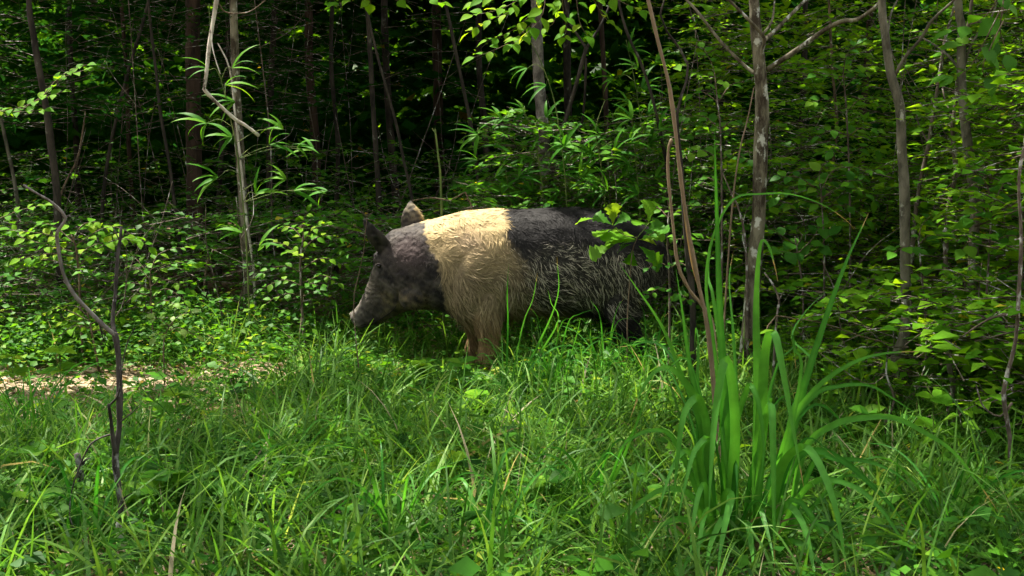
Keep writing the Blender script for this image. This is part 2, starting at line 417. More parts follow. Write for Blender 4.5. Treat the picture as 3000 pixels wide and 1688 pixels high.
def make_grass():
    a = Acc()
    def lay(n, y0, y1, Lr, wr, leanr, tuft, keep=1.0, tb=(2, 2.5)):
        m = n // tuft
        y = y0 + (y1 - y0) * R.uniform(0, 1, m) ** .8; x = R.uniform(-1, 1, m) * (.56 * y + .35)
        ok = R.uniform(0, 1, m) > bare(x, y) * keep
        dens = noise3(np.stack([x, y, 0 * x], 1), 2.1, 3)
        ok &= dens > R.uniform(-1.5, .55, m)
        x, y = x[ok], y[ok]; m = len(x)
        x = np.repeat(x, tuft) + R.normal(0, .025, m * tuft); y = np.repeat(y, tuft) + R.normal(0, .025, m * tuft)
        n = m * tuft
        base = np.stack([x, y, gz(x, y) - .005], 1)
        L = R.uniform(*Lr, n) * np.repeat(R.uniform(.7, 1.25, m), tuft)
        L *= np.where((x > -.75) & (x < .0) & (y > 3.9) & (y < 5.1), .52, 1.0) * np.where((x < -.95) & (y > 3.5) & (y < 4.9), .5, 1.0)
        blades(a, base, R.uniform(0, 2 * PI, n), R.uniform(*leanr, n), R.uniform(.1, 1.9, n), L, R.uniform(*wr, n),
               np.clip(R.beta(*tb, n) * .9 + .15 * np.repeat(dens[ok], tuft), 0, .97) + (R.uniform(0, 1, n) < .085) * R.uniform(.2, .6, n))
    lay(26000, 1.9, 5.3, (.08, .24), (.0038, .0088), (.1, 1.3), 4)
    lay(26000, 2.0, 5.6, (.14, .36), (.0055, .0125), (.1, 1.2), 4)
    lay(3600, 1.9, 4.9, (.18, .34), (.007, .013), (.05, 1.0), 3)
    lay(5000, 5.0, 8.0, (.10, .30), (.003, .007), (.05, .8), 5)
    a.A[:] = [np.clip(q, 0, 1) for q in a.A]
    o = link('grass', a.mesh('grass'), M_GRASS, kind='stuff')
    tag(o, 'tangled green grass covering the forest edge in front of the pig', 'grass')
make_grass()

def make_ground_cover():
    a = Acc()
    def lay(n, y0, y1, x0, x1, zmax, Lr, per=6, tb=(2, 2)):
        m = n // per
        y = R.uniform(y0, y1, m); x = R.uniform(x0, x1, m) * y
        ok = (R.uniform(0, 1, m) > .62 * bare(x, y)) & (noise3(np.stack([x, y, 0 * x], 1), 1.7, 9) > R.uniform(-1.3, .6, m))
        x, y = x[ok], y[ok]; m = len(x); n = m * per
        h = np.repeat(R.uniform(.15, 1, m), per) * zmax * R.uniform(.3, 1, n) * np.repeat(np.where((x > -1.0) & (x < .05) & (y > 4.0) & (y < 5.1), .35, 1.0), per)
        az = R.uniform(0, 2 * PI, n)
        r = R.uniform(.005, .06, n)
        X = np.repeat(x, per) + r * np.cos(az); Y = np.repeat(y, per) + r * np.sin(az)
        p = np.stack([X, Y, gz(X, Y) + .012 + h], 1)
        ax = np.stack([np.cos(az), np.sin(az), R.normal(.05, .3, n)], 1)
        nr = np.stack([R.normal(0, .35, n), R.normal(-.15, .35, n), np.ones(n)], 1)
        t = np.clip(R.beta(*tb, n) * .85 + np.repeat(R.normal(0, .14, m), per), 0, .95) + (R.uniform(0, 1, n) < .012) * .3
        add_leaves(a, p, ax, nr, R.uniform(*Lr, n), np.clip(t, 0, 1), T_SMALL, R.uniform(.75, 1.35, n))
    lay(15000, 2.0, 4.4, -.60, .60, .13, (.016, .042))
    lay(3600, 2.0, 4.4, -.60, .60, .17, (.04, .075), 4)
    lay(26000, 4.2, 6.2, -.60, .60, .26, (.022, .05), tb=(2.6, 1.9))
    lay(12000, 4.6, 6.0, -.62, -.12, .34, (.022, .048), tb=(3, 1.6))
    o = link('ground_cover', a.mesh('ground_cover'), M_LEAF, kind='stuff')
    tag(o, 'low broad leaved weeds growing among the grass', 'weeds')
make_ground_cover()

# ------------------------------------------------------------------ the pig
PIG_Y = 4.95
PIG_BASE = np.array([P(1560, 800, PIG_Y)[0], PIG_Y, 0.0])
def pigp(u, v, dy=0.0):
    p = P(u, v, PIG_Y).copy(); p[1] += dy
    return p
def loft(acc, rings):
    """rings: (centre, up half vector, side half vector)"""
    S = 28
    th = np.arange(S) * 2 * PI / S
    V = []
    for (c, up, sd, ex) in rings:
        cs, sn = np.cos(th), np.sin(th)
        V.append(c + np.sign(cs)[:, None] * (np.abs(cs) ** ex)[:, None] * up + np.sign(sn)[:, None] * (np.abs(sn) ** ex)[:, None] * sd)
    n = len(rings)
    V = np.vstack(V + [rings[0][0][None], rings[-1][0][None]])
    i, j = np.meshgrid(np.arange(n - 1), np.arange(S), indexing='ij'); i, j = i.ravel(), j.ravel(); j2 = (j + 1) % S
    Q = np.stack([i * S + j, i * S + j2, (i + 1) * S + j2, (i + 1) * S + j], 1)
    s = np.arange(S); s2 = (s + 1) % S
    T = np.vstack([np.stack([np.full(S, n * S), s2, s], 1), np.stack([np.full(S, n * S + 1), (n - 1) * S + s, (n - 1) * S + s2], 1)])
    acc.add(V, Q, T)
HEAD_YAW = math.tan(math.radians(15))
def yaw_dy(u):
    return max(0.0, (1300 - u)) * .0016 * HEAD_YAW
def blob(acc, c, r, axis=None):
    rings = []
    for t in np.linspace(.12, PI - .12, 12):
        rings.append((np.array(c) + np.array((math.cos(t) * r[0], 0, 0)), np.array((0, 0, math.sin(t) * r[2])), np.array((0, math.sin(t) * r[1], 0)), 1.0))
    if axis is not None:   # tilt in the side plane
        ca, sa = math.cos(axis), math.sin(axis)
        M = np.array(((ca, 0, -sa), (0, 1, 0), (sa, 0, ca)))
        rings = [(np.array(c) + M @ (q[0] - np.array(c)), M @ q[1], q[2], q[3]) for q in rings]
    loft(acc, rings)
def make_pig_body():
    a = Acc()
    st = [((1013, 928), (1044, 974), .036), ((1018, 922), (1054, 974), .042), ((1030, 914), (1070, 964), .034), ((1050, 882), (1104, 957), .040),
          ((1066, 848), (1140, 938), .054), ((1080, 812), (1172, 920), .072), ((1089, 780), (1205, 910), .094),
          ((1098, 748), (1238, 908), .114), ((1112, 708), (1266, 908), .127), ((1142, 678), (1292, 910), .137), ((1188, 664), (1314, 920), .146),
          ((1240, 649), (1338, 938), .160), ((1300, 633), (1378, 958), .178), ((1370, 615), (1432, 956), .194), ((1440, 611), (1480, 936), .202),
          ((1510, 613), (1540, 920), .207), ((1600, 609), (1610, 921), .213), ((1680, 605), (1685, 921), .213), ((1750, 614), (1750, 926), .205),
          ((1810, 630), (1810, 920), .190), ((1865, 648), (1870, 905), .166), ((1908, 670), (1915, 868), .130), ((1938, 700), (1945, 815), .080), ((1950, 735), (1953, 780), .035)]
    rings = []
    for (t, b, hw) in st:
        u = (t[0] + b[0]) / 2
        T, B = pigp(*t, yaw_dy(t[0])), pigp(*b, yaw_dy(b[0]))
        C, U = (T + B) / 2, (T - B) / 2
        sd = np.array((-math.sin(math.radians(15)) * .0, 1, 0)) * hw
        if u < 1300:
            k = min(1, (1300 - u) / 120)
            ang = math.radians(15) * k
            sd = np.array((math.sin(ang), math.cos(ang), 0)) * hw
        rings.append((C, U, sd, .92))
    loft(a, rings)
    sc = .00161
    # shoulder, haunch, jowl, brow masses (near side is -y)
    for s in (-1, 1):
        blob(a, pigp(1400, 800, s * .125), (.125, .085, .20), -.25)
        blob(a, pigp(1820, 780, s * .105), (.14, .095, .20), .2)
        dy = yaw_dy(1215)
        blob(a, pigp(1222, 862, dy + s * .092) , (.085, .050, .065), .3)
        blob(a, pigp(1112, 762, yaw_dy(1112) + s * .075), (.030, .028, .040), .5)
    def leg(pts):
        rings = []
        for k, (u, v, dy, rx, ry) in enumerate(pts):
            rings.append((pigp(u, v, dy), np.array((rx, 0, 0)), np.array((0, ry, 0)), 1.0))
        # rings go top -> bottom
        loft(a, rings)
    g = 1098
    for s, du in ((-1, 18), (1, -22)):
        leg([(1400 + du, 850, s * .13, .095, .07), (1408 + du, 920, s * .125, .075, .065), (1412 + du, 965, s * .12, .055, .052), (1414 + du, 1000, s * .118, .043, .043),
             (1408 + du, 1022, s * .117, .042, .042), (1410 + du, 1045, s * .116, .031, .031), (1410 + du, 1068, s * .115, .032, .032), (1402 + du, 1082, s * .115, .036, .034), (1396 + du, g, s * .115, .042, .036)])
    for s, du in ((-1, 8), (1, -30)):
        leg([(1805 + du, 800, s * .11, .12, .07), (1800 + du, 880, s * .115, .10, .065), (1812 + du, 930, s * .115, .072, .055), (1835 + du, 968, s * .115, .048, .045),
             (1856 + du, 1000, s * .115, .040, .038), (1854 + du, 1028, s * .114, .031, .031), (1846 + du, 1058, s * .113, .029, .030), (1838 + du, 1078, s * .113, .034, .034), (1830 + du, g, s * .113, .042, .036)])
    # tail
    tl = [(1938, 725), (1955, 750), (1963, 790), (1962, 835), (1958, 870)]
    rings = []
    for k, (u, v) in enumerate(tl):
        r = .020 - .0035 * k
        rings.append((pigp(u, v, -.01), np.array((r, 0, .3 * r)), np.array((0, r, 0)), 1.0))
    loft(a, rings)
    # ears: cupped blades; near ear points forward and up, far ear stands up
    def ear(base_l, base_r, tip, dy, thick, lean):
        bl, br, tp = pigp(*base_l, dy), pigp(*base_r, dy), pigp(*tip, dy + lean)
        rings = []
        mid = (bl + br) / 2
        wv = (br - bl) / 2
        for t, w in ((-.22, .95), (0, 1.0), (.2, 1.02), (.42, .90), (.64, .66), (.82, .40), (.94, .20), (1.0, .08)):
            c = mid + (tp - mid) * t
            c = c + np.array((0, -.018 * math.sin(PI * max(0, t)), 0))
            n = np.cross(tp - mid, wv); n = n / np.linalg.norm(n)
            rings.append((c, wv * w, n * thick * (1 - .35 * max(t, 0)), 1.0))
        loft(a, rings)
    ear((1098, 728), (1148, 712), (1072, 636), yaw_dy(1110) - .105, .0125, -.055)
    ear((1164, 672), (1238, 664), (1192, 590), yaw_dy(1190) + .105, .0125, .03)
    me0 = a.mesh('pig_raw')
    ob = bpy.data.objects.new('pig_raw', me0); COL.objects.link(ob)
    md = ob.modifiers.new('r', 'REMESH'); md.mode = 'VOXEL'; md.voxel_size = .0068; md.use_smooth_shade = True
    sm = ob.modifiers.new('s', 'SMOOTH'); sm.factor = .5; sm.iterations = 5
    dg = bpy.context.evaluated_depsgraph_get()
    me = bpy.data.meshes.new_from_object(ob.evaluated_get(dg))
    bpy.data.objects.remove(ob); bpy.data.meshes.remove(me0)
    return me
def lerp(a, b, t): return a + (b - a) * np.asarray(t)[..., None]
def sstep(x, a, b):
    t = np.clip((x - a) / (b - a), 0, 1); return t * t * (3 - 2 * t)
BLACK = np.array((.009, .0085, .009)); CREAM = np.array((.40, .30, .155)); MUDCREAM = np.array((.32, .25, .15))
TAN = np.array((.33, .215, .105)); GREYMUD = np.array((.185, .170, .138)); SKIN = np.array((.052, .039, .039)); PALEMUD = np.array((.125, .112, .095))
def pig_regions(Pw):
    u, v = unproj(Pw[:, 0], np.full(len(Pw), PIG_Y), Pw[:, 2])
    nz = noise3(Pw, 9, 1.3) * 13 + noise3(Pw, 24, 2.3) * 9 + noise3(Pw, 70, 4) * 8
    ub = np.interp(v, [600, 640, 652, 729, 789, 883, 960], [1215, 1225, 1240, 1272, 1290, 1306, 1330])
    head = 1 - sstep(u + nz, ub - 5, ub + 5)
    uc = np.interp(v, [600, 690, 720, 800, 880, 960], [1488, 1484, 1505, 1512, 1520, 1535])
    soft = np.interp(v, [600, 680, 740, 960], [7, 9, 60, 90])
    rear = sstep(u + nz * np.interp(v, [690, 760], [1, 2.5]), uc - soft, uc + soft)
    return u, v, head, rear
def pig_colour(Pw, tip, rnd):
    u, v, head, rear = pig_regions(Pw)
    # cream shoulder: clean on top, muddy below, tan legs
    low = sstep(v + noise3(Pw, 12, 2) * 25, 690, 820)
    cream = lerp(np.broadcast_to(CREAM, Pw.shape), MUDCREAM, low)
    cream = lerp(cream, TAN * .85, sstep(v + noise3(Pw, 9, 6) * 20, 875, 950))
    pinkish = np.exp(-(((u - 1375) / 45) ** 2 + ((v - 700) / 32) ** 2))
    cream = lerp(cream, np.array((.42, .30, .22)), .55 * pinkish)
    cream = cream * (1 - .55 * (1 - tip)[:, None] * (.45 + .55 * low[:, None])) * (.66 + .30 * (1 - low) + (.42 + .42 * low) * (rnd - .3))[:, None]
    # black rear: dark roots, lower flank tips caked with pale mud
    mud = sstep(v + noise3(Pw, 7, 5) * 30, 690, 745) * (1 - sstep(v + noise3(Pw, 8, 1) * 22, 850, 915)) * (1 - .6 * sstep(u, 1830, 1920))
    back = lerp(np.broadcast_to(BLACK * 1.25, Pw.shape), GREYMUD * 1.75, mud * (.12 + .88 * sstep(rnd, .42, .70)) * sstep(tip, .10, .60))
    bel = sstep(v, 890, 925) * (1 - sstep(u, 1640, 1730))
    back = lerp(back, TAN * .7, bel * .8)
    # head: black, bare purple-brown skin behind the ear, brown tipped cheek, pale muddy snout
    hd = lerp(np.broadcast_to(BLACK * 1.3, Pw.shape), np.array((.085, .075, .064)), np.clip(.40 + .65 * noise3(Pw, 26, 6) + .35 * noise3(Pw, 75, 2), 0, 1) * (.4 + .8 * rnd) * tip * 1.3)
    sk = np.exp(-(((u - 1205) / 52) ** 2 + ((v - 735) / 48) ** 2))
    hd = lerp(hd, SKIN, np.clip(sk * 1.3, 0, 1))
    ck = sstep(v + noise3(Pw, 30, 8) * 20, 825, 880) * sstep(u, 1085, 1150) * (1 - sstep(u, 1235, 1280))
    hd = lerp(hd, np.array((.15, .118, .065)), np.clip(.45 + .75 * noise3(Pw, 45, 3), 0, 1) * ck * sstep(tip + (rnd - .5), .2, .8) * .9)
    fr = np.exp(-(((u - 1085) / 32) ** 2 + ((v - 850) / 50) ** 2))
    hd = lerp(hd, np.array((.13, .115, .085)), fr * .5 * rnd)
    snout = (1 - sstep(u + .25 * (v - 940) + noise3(Pw, 60, 3) * 14, 1035, 1060)) * sstep(v, 850, 890)
    hd = lerp(hd, PALEMUD, snout * np.clip(.55 + .6 * noise3(Pw, 90, 5), 0, 1))
    farear = np.exp(-(((u - 1198) / 34) ** 2 + ((v - 625) / 34) ** 2)) * (v < 662)
    hd = lerp(hd, np.array((.20, .17, .12)), farear * np.clip(.5 + noise3(Pw, 70, 2), 0, 1))
    c = lerp(cream, back, rear)
    c = lerp(c, hd, head)
    return np.clip(c, .004, 1)
def mat_coat(name, rough, bump):
    m, nt, b, out = new_mat(name)
    at = nt.nodes.new('ShaderNodeAttribute'); at.attribute_name = 'coat'
    nt.links.new(at.outputs['Color'], b.inputs['Base Color'])
    b.inputs['Roughness'].default_value = rough; b.inputs['Specular IOR Level'].default_value = .07
    if bump:
        tc = nt.nodes.new('ShaderNodeTexCoord')
        n = nt.nodes.new('ShaderNodeTexNoise'); n.inputs['Scale'].default_value = 130; n.inputs['Detail'].default_value = 4
        nt.links.new(tc.outputs['Object'], n.inputs['Vector'])
        bp = nt.nodes.new('ShaderNodeBump'); bp.inputs['Strength'].default_value = .6; bp.inputs['Distance'].default_value = .004
        nt.links.new(n.outputs['Fac'], bp.inputs['Height']); nt.links.new(bp.outputs[0], b.inputs['Normal'])
    return m
def make_pig():
    root = thing('wild_pig', 'black and cream belted wild pig walking through the grass with its head lowered', 'pig', PIG_BASE)
    me = make_pig_body()
    n = len(me.vertices)
    V = np.empty(n * 3, np.float32); me.vertices.foreach_get('co', V); V = V.reshape(-1, 3).astype(float)
    N = np.empty(n * 3, np.float32); me.vertices.foreach_get('normal', N); N = N.reshape(-1, 3).astype(float)
    # fine relief: wrinkles on the face and neck
    u, v, head, rear = pig_regions(V)
    V += N * (head * (.0024 * noise3(V, 75, 2) + .0022 * np.sin(V[:, 2] * 260 + 5 * noise3(V, 14, 3)) * np.exp(-(((u - 1085) / 30) ** 2 + ((v - 850) / 45) ** 2))) + .003 * noise3(V, 18, 7))[:, None]
    c = pig_colour(V, np.where(head > .5, .75, .22), np.full(n, .45) + .25 * noise3(V, 90, 5))
    me.vertices.foreach_set('co', (V - PIG_BASE).astype(np.float32).ravel())
    ca = me.attributes.new('coat', 'FLOAT_COLOR', 'POINT')
    ca.data.foreach_set('color', np.concatenate([c, np.ones((n, 1))], 1).astype(np.float32).ravel())
    me.polygons.foreach_set('use_smooth', np.ones(len(me.polygons), bool))
    me.materials.clear()
    me.update()
    body = link('body', me, mat_coat('pig_skin', .6, True), root)
    # coat of bristles: tapered locks that follow the lie of the hair
    me.calc_loop_triangles()
    nt_ = len(me.loop_triangles)
    tri = np.empty(nt_ * 3, np.int32); me.loop_triangles.foreach_get('vertices', tri); tri = tri.reshape(-1, 3)
    A, B, C = V[tri[:, 0]], V[tri[:, 1]], V[tri[:, 2]]
    area = np.linalg.norm(np.cross(B - A, C - A), axis=1)
    acc = Acc()
    rg = np.random.default_rng(21)
    def locks(cnt, length, width, lift, wave, clump):
        w = area.copy()
        w[(N[tri[:, 0], 1] > .35)] *= .35
        t = rg.choice(nt_, cnt, p=w / w.sum())
        r1, r2 = rg.uniform(0, 1, cnt), rg.uniform(0, 1, cnt)
        sw = r1 + r2 > 1; r1[sw], r2[sw] = 1 - r1[sw], 1 - r2[sw]
        p = A[t] + (B - A)[t] * r1[:, None] + (C - A)[t] * r2[:, None]
        nn = nrm(N[tri[t, 0]])
        uu, vv, hd, rr = pig_regions(p)
        keep = (uu > 1062) & (vv < 1075) & ~((vv < 735) & (uu < 1150)) & ~((hd > .5) & (vv < 668))
        bare_skin = np.exp(-(((uu - 1205) / 52) ** 2 + ((vv - 735) / 48) ** 2)) * hd
        keep &= rg.uniform(0, 1, cnt) > bare_skin * .95
        p, nn, uu, vv, hd = p[keep], nn[keep], uu[keep], vv[keep], hd[keep]
        m = len(p)
        down = .35 + .9 * sstep(vv, 640, 860) + 1.2 * sstep(vv, 880, 960)
        field = wave * noise3(p, 9, 11) + wave * .6 * noise3(p, 24, 3)
        d = np.stack([np.ones(m) * (1 - .65 * hd), np.zeros(m), -down + field], 1)
        d[:, 0] += -.6 * sstep(vv, 900, 970) * (uu < 1500)
        d += rg.normal(0, .16, (m, 3))
        d = nrm(d - nn * np.sum(d * nn, 1, keepdims=True))
        L = length * rg.uniform(.6, 1.35, m) * (1 - .68 * hd) * (1 + .9 * sstep(vv, 860, 930) * (1 - hd)) * (1 - .45 * sstep(vv, 960, 1010))
        L *= .68 + .42 * sstep(vv + 14 * noise3(p, 10, 2), 680, 760)
        side = np.cross(nn, d)
        wv = field * .5 + rg.normal(0, .25, m)
        lf = lift * rg.uniform(.4, 1.3, m)
        K = 4
        s = np.linspace(0, 1, K + 1)
        pts = p[:, None] + d[:, None] * (L[:, None] * s)[..., None] + nn[:, None] * ((-.003 + lf[:, None] * np.sin(s * 1.9))[..., None]) \
            + side[:, None] * ((L * wv)[:, None] * (s ** 2 - .5 * s))[..., None] + np.array((0, 0, -1.0)) * ((L * .12)[:, None] * s ** 2)[..., None]
        ww = width * rg.uniform(.6, 1.3, m)[:, None] * np.array([.8, 1, .85, .5, .06])[None] * (1 - .4 * hd)[:, None]
        tv = rg.normal(0, .35, m)
        sdv = nrm(side + nn * tv[:, None])
        Vv = np.stack([pts - sdv[:, None] * ww[..., None] / 2, pts + sdv[:, None] * ww[..., None] / 2], 2)
        rnd = rg.uniform(0, 1, m)
        tip = np.broadcast_to(s[None], (m, K + 1))
        col = pig_colour(np.repeat(p, K + 1, 0), tip.ravel(), np.repeat(rnd, K + 1)).reshape(m, K + 1, 3)
        col = np.repeat(col[:, :, None], 2, 2).reshape(-1, 3)
        k = 2 * (K + 1)
        q = np.array([(2 * i, 2 * i + 1, 2 * i + 3, 2 * i + 2) for i in range(K)])
        Q = (q[None] + (np.arange(m) * k)[:, None, None]).reshape(-1, 4)
        acc.add(Vv.reshape(-1, 3), Q, None, .5, col)
    locks(10500, .050, .0050, .0058, 1.5, 1)
    locks(11000, .035, .0030, .0048, 1.1, 1)
    locks(15000, .026, .0017, .0048, .7, 1)
    link('bristle_coat', acc.mesh('bristle_coat', PIG_BASE), mat_coat('pig_bristles', .65, False), root, kind='stuff')
    # eye
    tgt = np.array([1110, 780.0])
    hu, hv = unproj(V[:, 0], V[:, 1], V[:, 2])
    near = np.where((np.hypot(hu - tgt[0], hv - tgt[1]) < 7))[0]
    yv = V[near, 1].min()
    e = P(tgt[0], tgt[1], yv + .003)
    bm = bmesh.new(); bmesh.ops.create_uvsphere(bm, u_segments=14, v_segments=10, radius=.0095)
    m2 = bpy.data.meshes.new('eye'); bm.to_mesh(m2); bm.free()
    for q in m2.polygons: q.use_smooth = True
    me_, nt, b, out = new_mat('pig_eye'); b.inputs['Base Color'].default_value = (.006, .004, .003, 1); b.inputs['Roughness'].default_value = .08
    o = link('eye', m2, me_, root); o.location = tuple(e - PIG_BASE)
    a = Acc()   # eyelid fold
    th = np.linspace(.15 * PI, 1.05 * PI, 9)
    tube(a, [e + np.array((.014 * math.cos(t) - .001, -.006, .011 * math.sin(t))) for t in th], .0035, .003, 6, .004)
    link('eyelid', a.mesh('eyelid', PIG_BASE), mat_bark('pig_lid', (.02, .016, .016), (.06, .048, .045), None, .6, 90), root)
    # the line of the mouth along the near side of the jaw
    mp = []
    for (mu, mv) in [(1058, 960), (1080, 951), (1102, 941), (1124, 930), (1146, 914), (1160, 898)]:
        nb = np.where(np.hypot(hu - mu, hv - mv) < 8)[0]
        if len(nb): mp.append(P(mu, mv, V[nb, 1].min() + .0015))
    a = Acc(); tube(a, mp, .0034, .0022, 6, .01)
    link('mouth', a.mesh('mouth', PIG_BASE), mat_bark('pig_mouth', (.004, .003, .003), (.010, .008, .008), None, .6, 90), root)
    # nostrils on the snout disc
    mn, nt, b, out = new_mat('pig_nostril'); b.inputs['Base Color'].default_value = (.01, .007, .006, 1)
    for s in (-1, 1):
        bm = bmesh.new(); bmesh.ops.create_uvsphere(bm, u_segments=10, v_segments=8, radius=.0075)
        m3 = bpy.data.meshes.new('nostril'); bm.to_mesh(m3); bm.free()
        o = link('nostril', m3, mn, root)
        o.location = tuple(pigp(1030, 948, yaw_dy(1030) + s * .014) - PIG_BASE); o.scale = (.55, 1, 1)
    return root
make_pig()

# ------------------------------------------------------------------ trees
# places that the sun reaches through gaps in the crowns: (point, radius)
GAPS = []
def gap(px, py, Y, r): GAPS.append((P(px, py, Y), r))
for u_ in (1270, 1320, 1380, 1440, 1490): gap(u_, 655, 4.90, .27)
for (px, py, Y, r) in [(90, 1140, 4.65, .22), (420, 1120, 4.75, .24), (620, 1060, 5.0, .20), (250, 1090, 4.85, .16), (700, 960, 5.2, .20),
                       (120, 690, 5.0, .22), (330, 700, 5.0, .22), (250, 900, 4.9, .28), (480, 930, 4.9, .22), (60, 1000, 4.9, .2),
                       (620, 120, 5.1, .16), (600, 250, 5.1, .18), (700, 350, 5.1, .22), (620, 420, 5.1, .2), (850, 480, 5.2, .2), (700, 560, 5.1, .2),
                       (860, 820, 5.1, .30), (930, 700, 5.2, .2), (800, 720, 5.2, .2),
                       (1500, 40, 4.7, .30), (1650, 60, 4.7, .25), (1430, 120, 4.7, .2), (1060, 10, 5.0, .2),
                       (1560, 400, 5.6, .22), (1700, 480, 5.6, .2), (1450, 470, 5.6, .2), (1900, 460, 5.4, .16), (1830, 690, 4.5, .10),
                       (1640, 1330, 3.4, .10), (1500, 1230, 3.6, .10), (130, 270, 5.2, .25), (1900, 1170, 3.9, .10), (1250, 1150, 3.9, .12)]:
    gap(px, py, Y, r)
SUNV = np.array(SUN)
def ungapped(p, lo=.3):
    ok = np.ones(len(p), bool)
    for c, r in GAPS:
        d = p - c
        along = d @ SUNV
        dist = np.linalg.norm(d - along[:, None] * SUNV, axis=1)
        ok &= ~((along > lo) & (dist < r * 1.1))
    return ok
LIT_RNG = np.random.default_rng(77)
def thinned(p):
    g = p - SUNV * ((p[:, 2:3] - .3) / SUNV[2])
    x, y = g[:, 0], g[:, 1]
    zone = ((x > -3.4) & (x < 1.5) & (y > 2.9) & (y < 6.0)) | ((x > 1.2) & (x < 4.8) & (y > 3.2) & (y < 7.0))
    patch = noise3(np.stack([x, y, 0 * x], 1), 2.6, 4.2)
    return ~(zone & (LIT_RNG.uniform(0, 1, len(p)) < .72 + .45 * patch))
def crown_mesh(acc, centre, rad, n, leaf=.12, clumps=None, zmin=2.2, rng=R):
    k = clumps or max(6, n // 70)
    d = nrm(rng.normal(0, 1, (k, 3))) * (rng.uniform(.15, 1, k) ** .5)[:, None]
    cc = np.array(centre) + d * np.array(rad)
    t = rng.integers(0, k, n)
    p = cc[t] + rng.normal(0, .20, (n, 3)) * np.array((1.3, 1.3, .7))
    ok = (p[:, 2] > np.interp(p[:, 1], [3, 5.2, 6.2, 12], [5.0, 3.8, 2.15, 2.7])) & ungapped(p) & thinned(p)
    p = p[ok]; n = len(p)
    az = rng.uniform(0, 2 * PI, n)
    ax = np.stack([np.cos(az), np.sin(az), rng.normal(-.2, .35, n)], 1)
    nr = np.stack([rng.normal(0, .45, n), rng.normal(0, .45, n), np.ones(n)], 1)
    add_leaves(acc, p, ax, nr, leaf * rng.uniform(.6, 1.3, n), rng.beta(2, 2.2, n), T_FLAT, rng.uniform(.8, 1.3, n))
TREE_GROUP = 'trees at the edge of the wood'
def tree(name, label, pts, Y, widths, bark, limbs=(), crown=None, group=TREE_GROUP, lean_up=2.6, sides=12, lump=.05, cat='tree', leafmat=None, lower=True, seed=1, shade=None):
    """pts: pixel polyline from the bottom up, widths: pixel widths; limbs: (polyline px, width0, width1, depth offset)"""
    rng = np.random.default_rng(seed)
    q = [P(u, v, Y) for (u, v) in pts]
    if lower:
        b = q[0].copy(); d = (q[0] - q[1]); d = d / abs(d[2]) if abs(d[2]) > .02 else np.array((0, 0, -1.0))
        b = q[0] + d * .3 * (q[0][2]) ; b[2] = gz(b[0], b[1]) - .05
        if q[0][2] > .08: q = [b] + q; widths = [widths[0] * 1.12] + list(widths)
        else: q[0][2] = gz(q[0][0], q[0][1]) - .05
    top = q[-1]; d = nrm(q[-1] - q[-2])
    if lean_up:
        for s in (.33, .66, 1.0):
            q.append(top + np.array((d[0] * .5 * s * lean_up + .06 * math.sin(s * 9 + seed), .05 * math.sin(s * 7 + seed), s * lean_up)))
        widths = list(widths) + [widths[-1] * .9, widths[-1] * .7, widths[-1] * .4]
    base = np.array((q[0][0], q[0][1], max(0.0, q[0][2] + .05) if lower else q[0][2]))
    root = thing(name, label, cat, base, group)
    a = Acc()
    rad = np.array(widths) * Y / F_PX / 2 * .86
    cl = tube(a, q, rad, sides=sides, step=.07, lump=lump, rng=rng)
    link('trunk', a.mesh('trunk', base), bark, root)
    for (lp, w0, w1, dy) in limbs:
        la = Acc()
        pp = [P(u, v, Y + dy * k / max(1, len(lp) - 1)) for k, (u, v) in enumerate(lp)]
        tube(la, pp, w0 * Y / F_PX / 2, w1 * Y / F_PX / 2, 7, .06, lump * .7, rng)
        link('limb', la.mesh('limb', base), bark, root)
    if crown:
        (cx, cy, cz), rr, n, leaf = crown
        ca = Acc()
        c = np.array((top[0] + cx, Y + cy, cz))
        crown_mesh(ca, c, rr, n, leaf, rng=rng)
        if shade:   # extra unseen leaves, set along the sun rays to shade the open ground
            x0, x1, y0, y1, m = shade
            gx, gy = rng.uniform(x0, x1, m), rng.uniform(y0, y1, m); hz = rng.uniform(5.4, 7.6, m)
            k = noise3(np.stack([gx, gy, 0 * gx], 1), 2.4, seed) > rng.normal(-.75, .25, m)
            p = np.stack([gx, gy, np.zeros(m)], 1)[k] + SUNV * (hz[k] / SUNV[2])[:, None]
            p = p[ungapped(p)]; m = len(p); az = rng.uniform(0, 2 * PI, m)
            add_leaves(ca, p, np.stack([np.cos(az), np.sin(az), rng.normal(-.2, .35, m)], 1), np.stack([rng.normal(0, .4, m), rng.normal(0, .4, m), np.ones(m)], 1), .115 * rng.uniform(.6, 1.3, m), rng.beta(2, 2.2, m), T_FLAT, rng.uniform(.8, 1.3, m))
        if ca.n: link('crown', ca.mesh('crown', base), leafmat or M_LEAF, root, kind='stuff')
        # boughs that carry the crown
        ba = Acc()
        for k in range(6):
            e = c + nrm(rng.normal(0, 1, 3)) * np.array(rr) * .7
            e[2] = max(e[2], 2.6)
            s = q[-1] - np.array((0, 0, rng.uniform(.0, .8)))
            tube(ba, [s, (s + e) / 2 + rng.normal(0, .12, 3), e], rad[-1] * .8, rad[-1] * .25, 6, .2, .05, rng)
        link('boughs', ba.mesh('boughs', base), bark, root, kind='stuff')
    return root, base

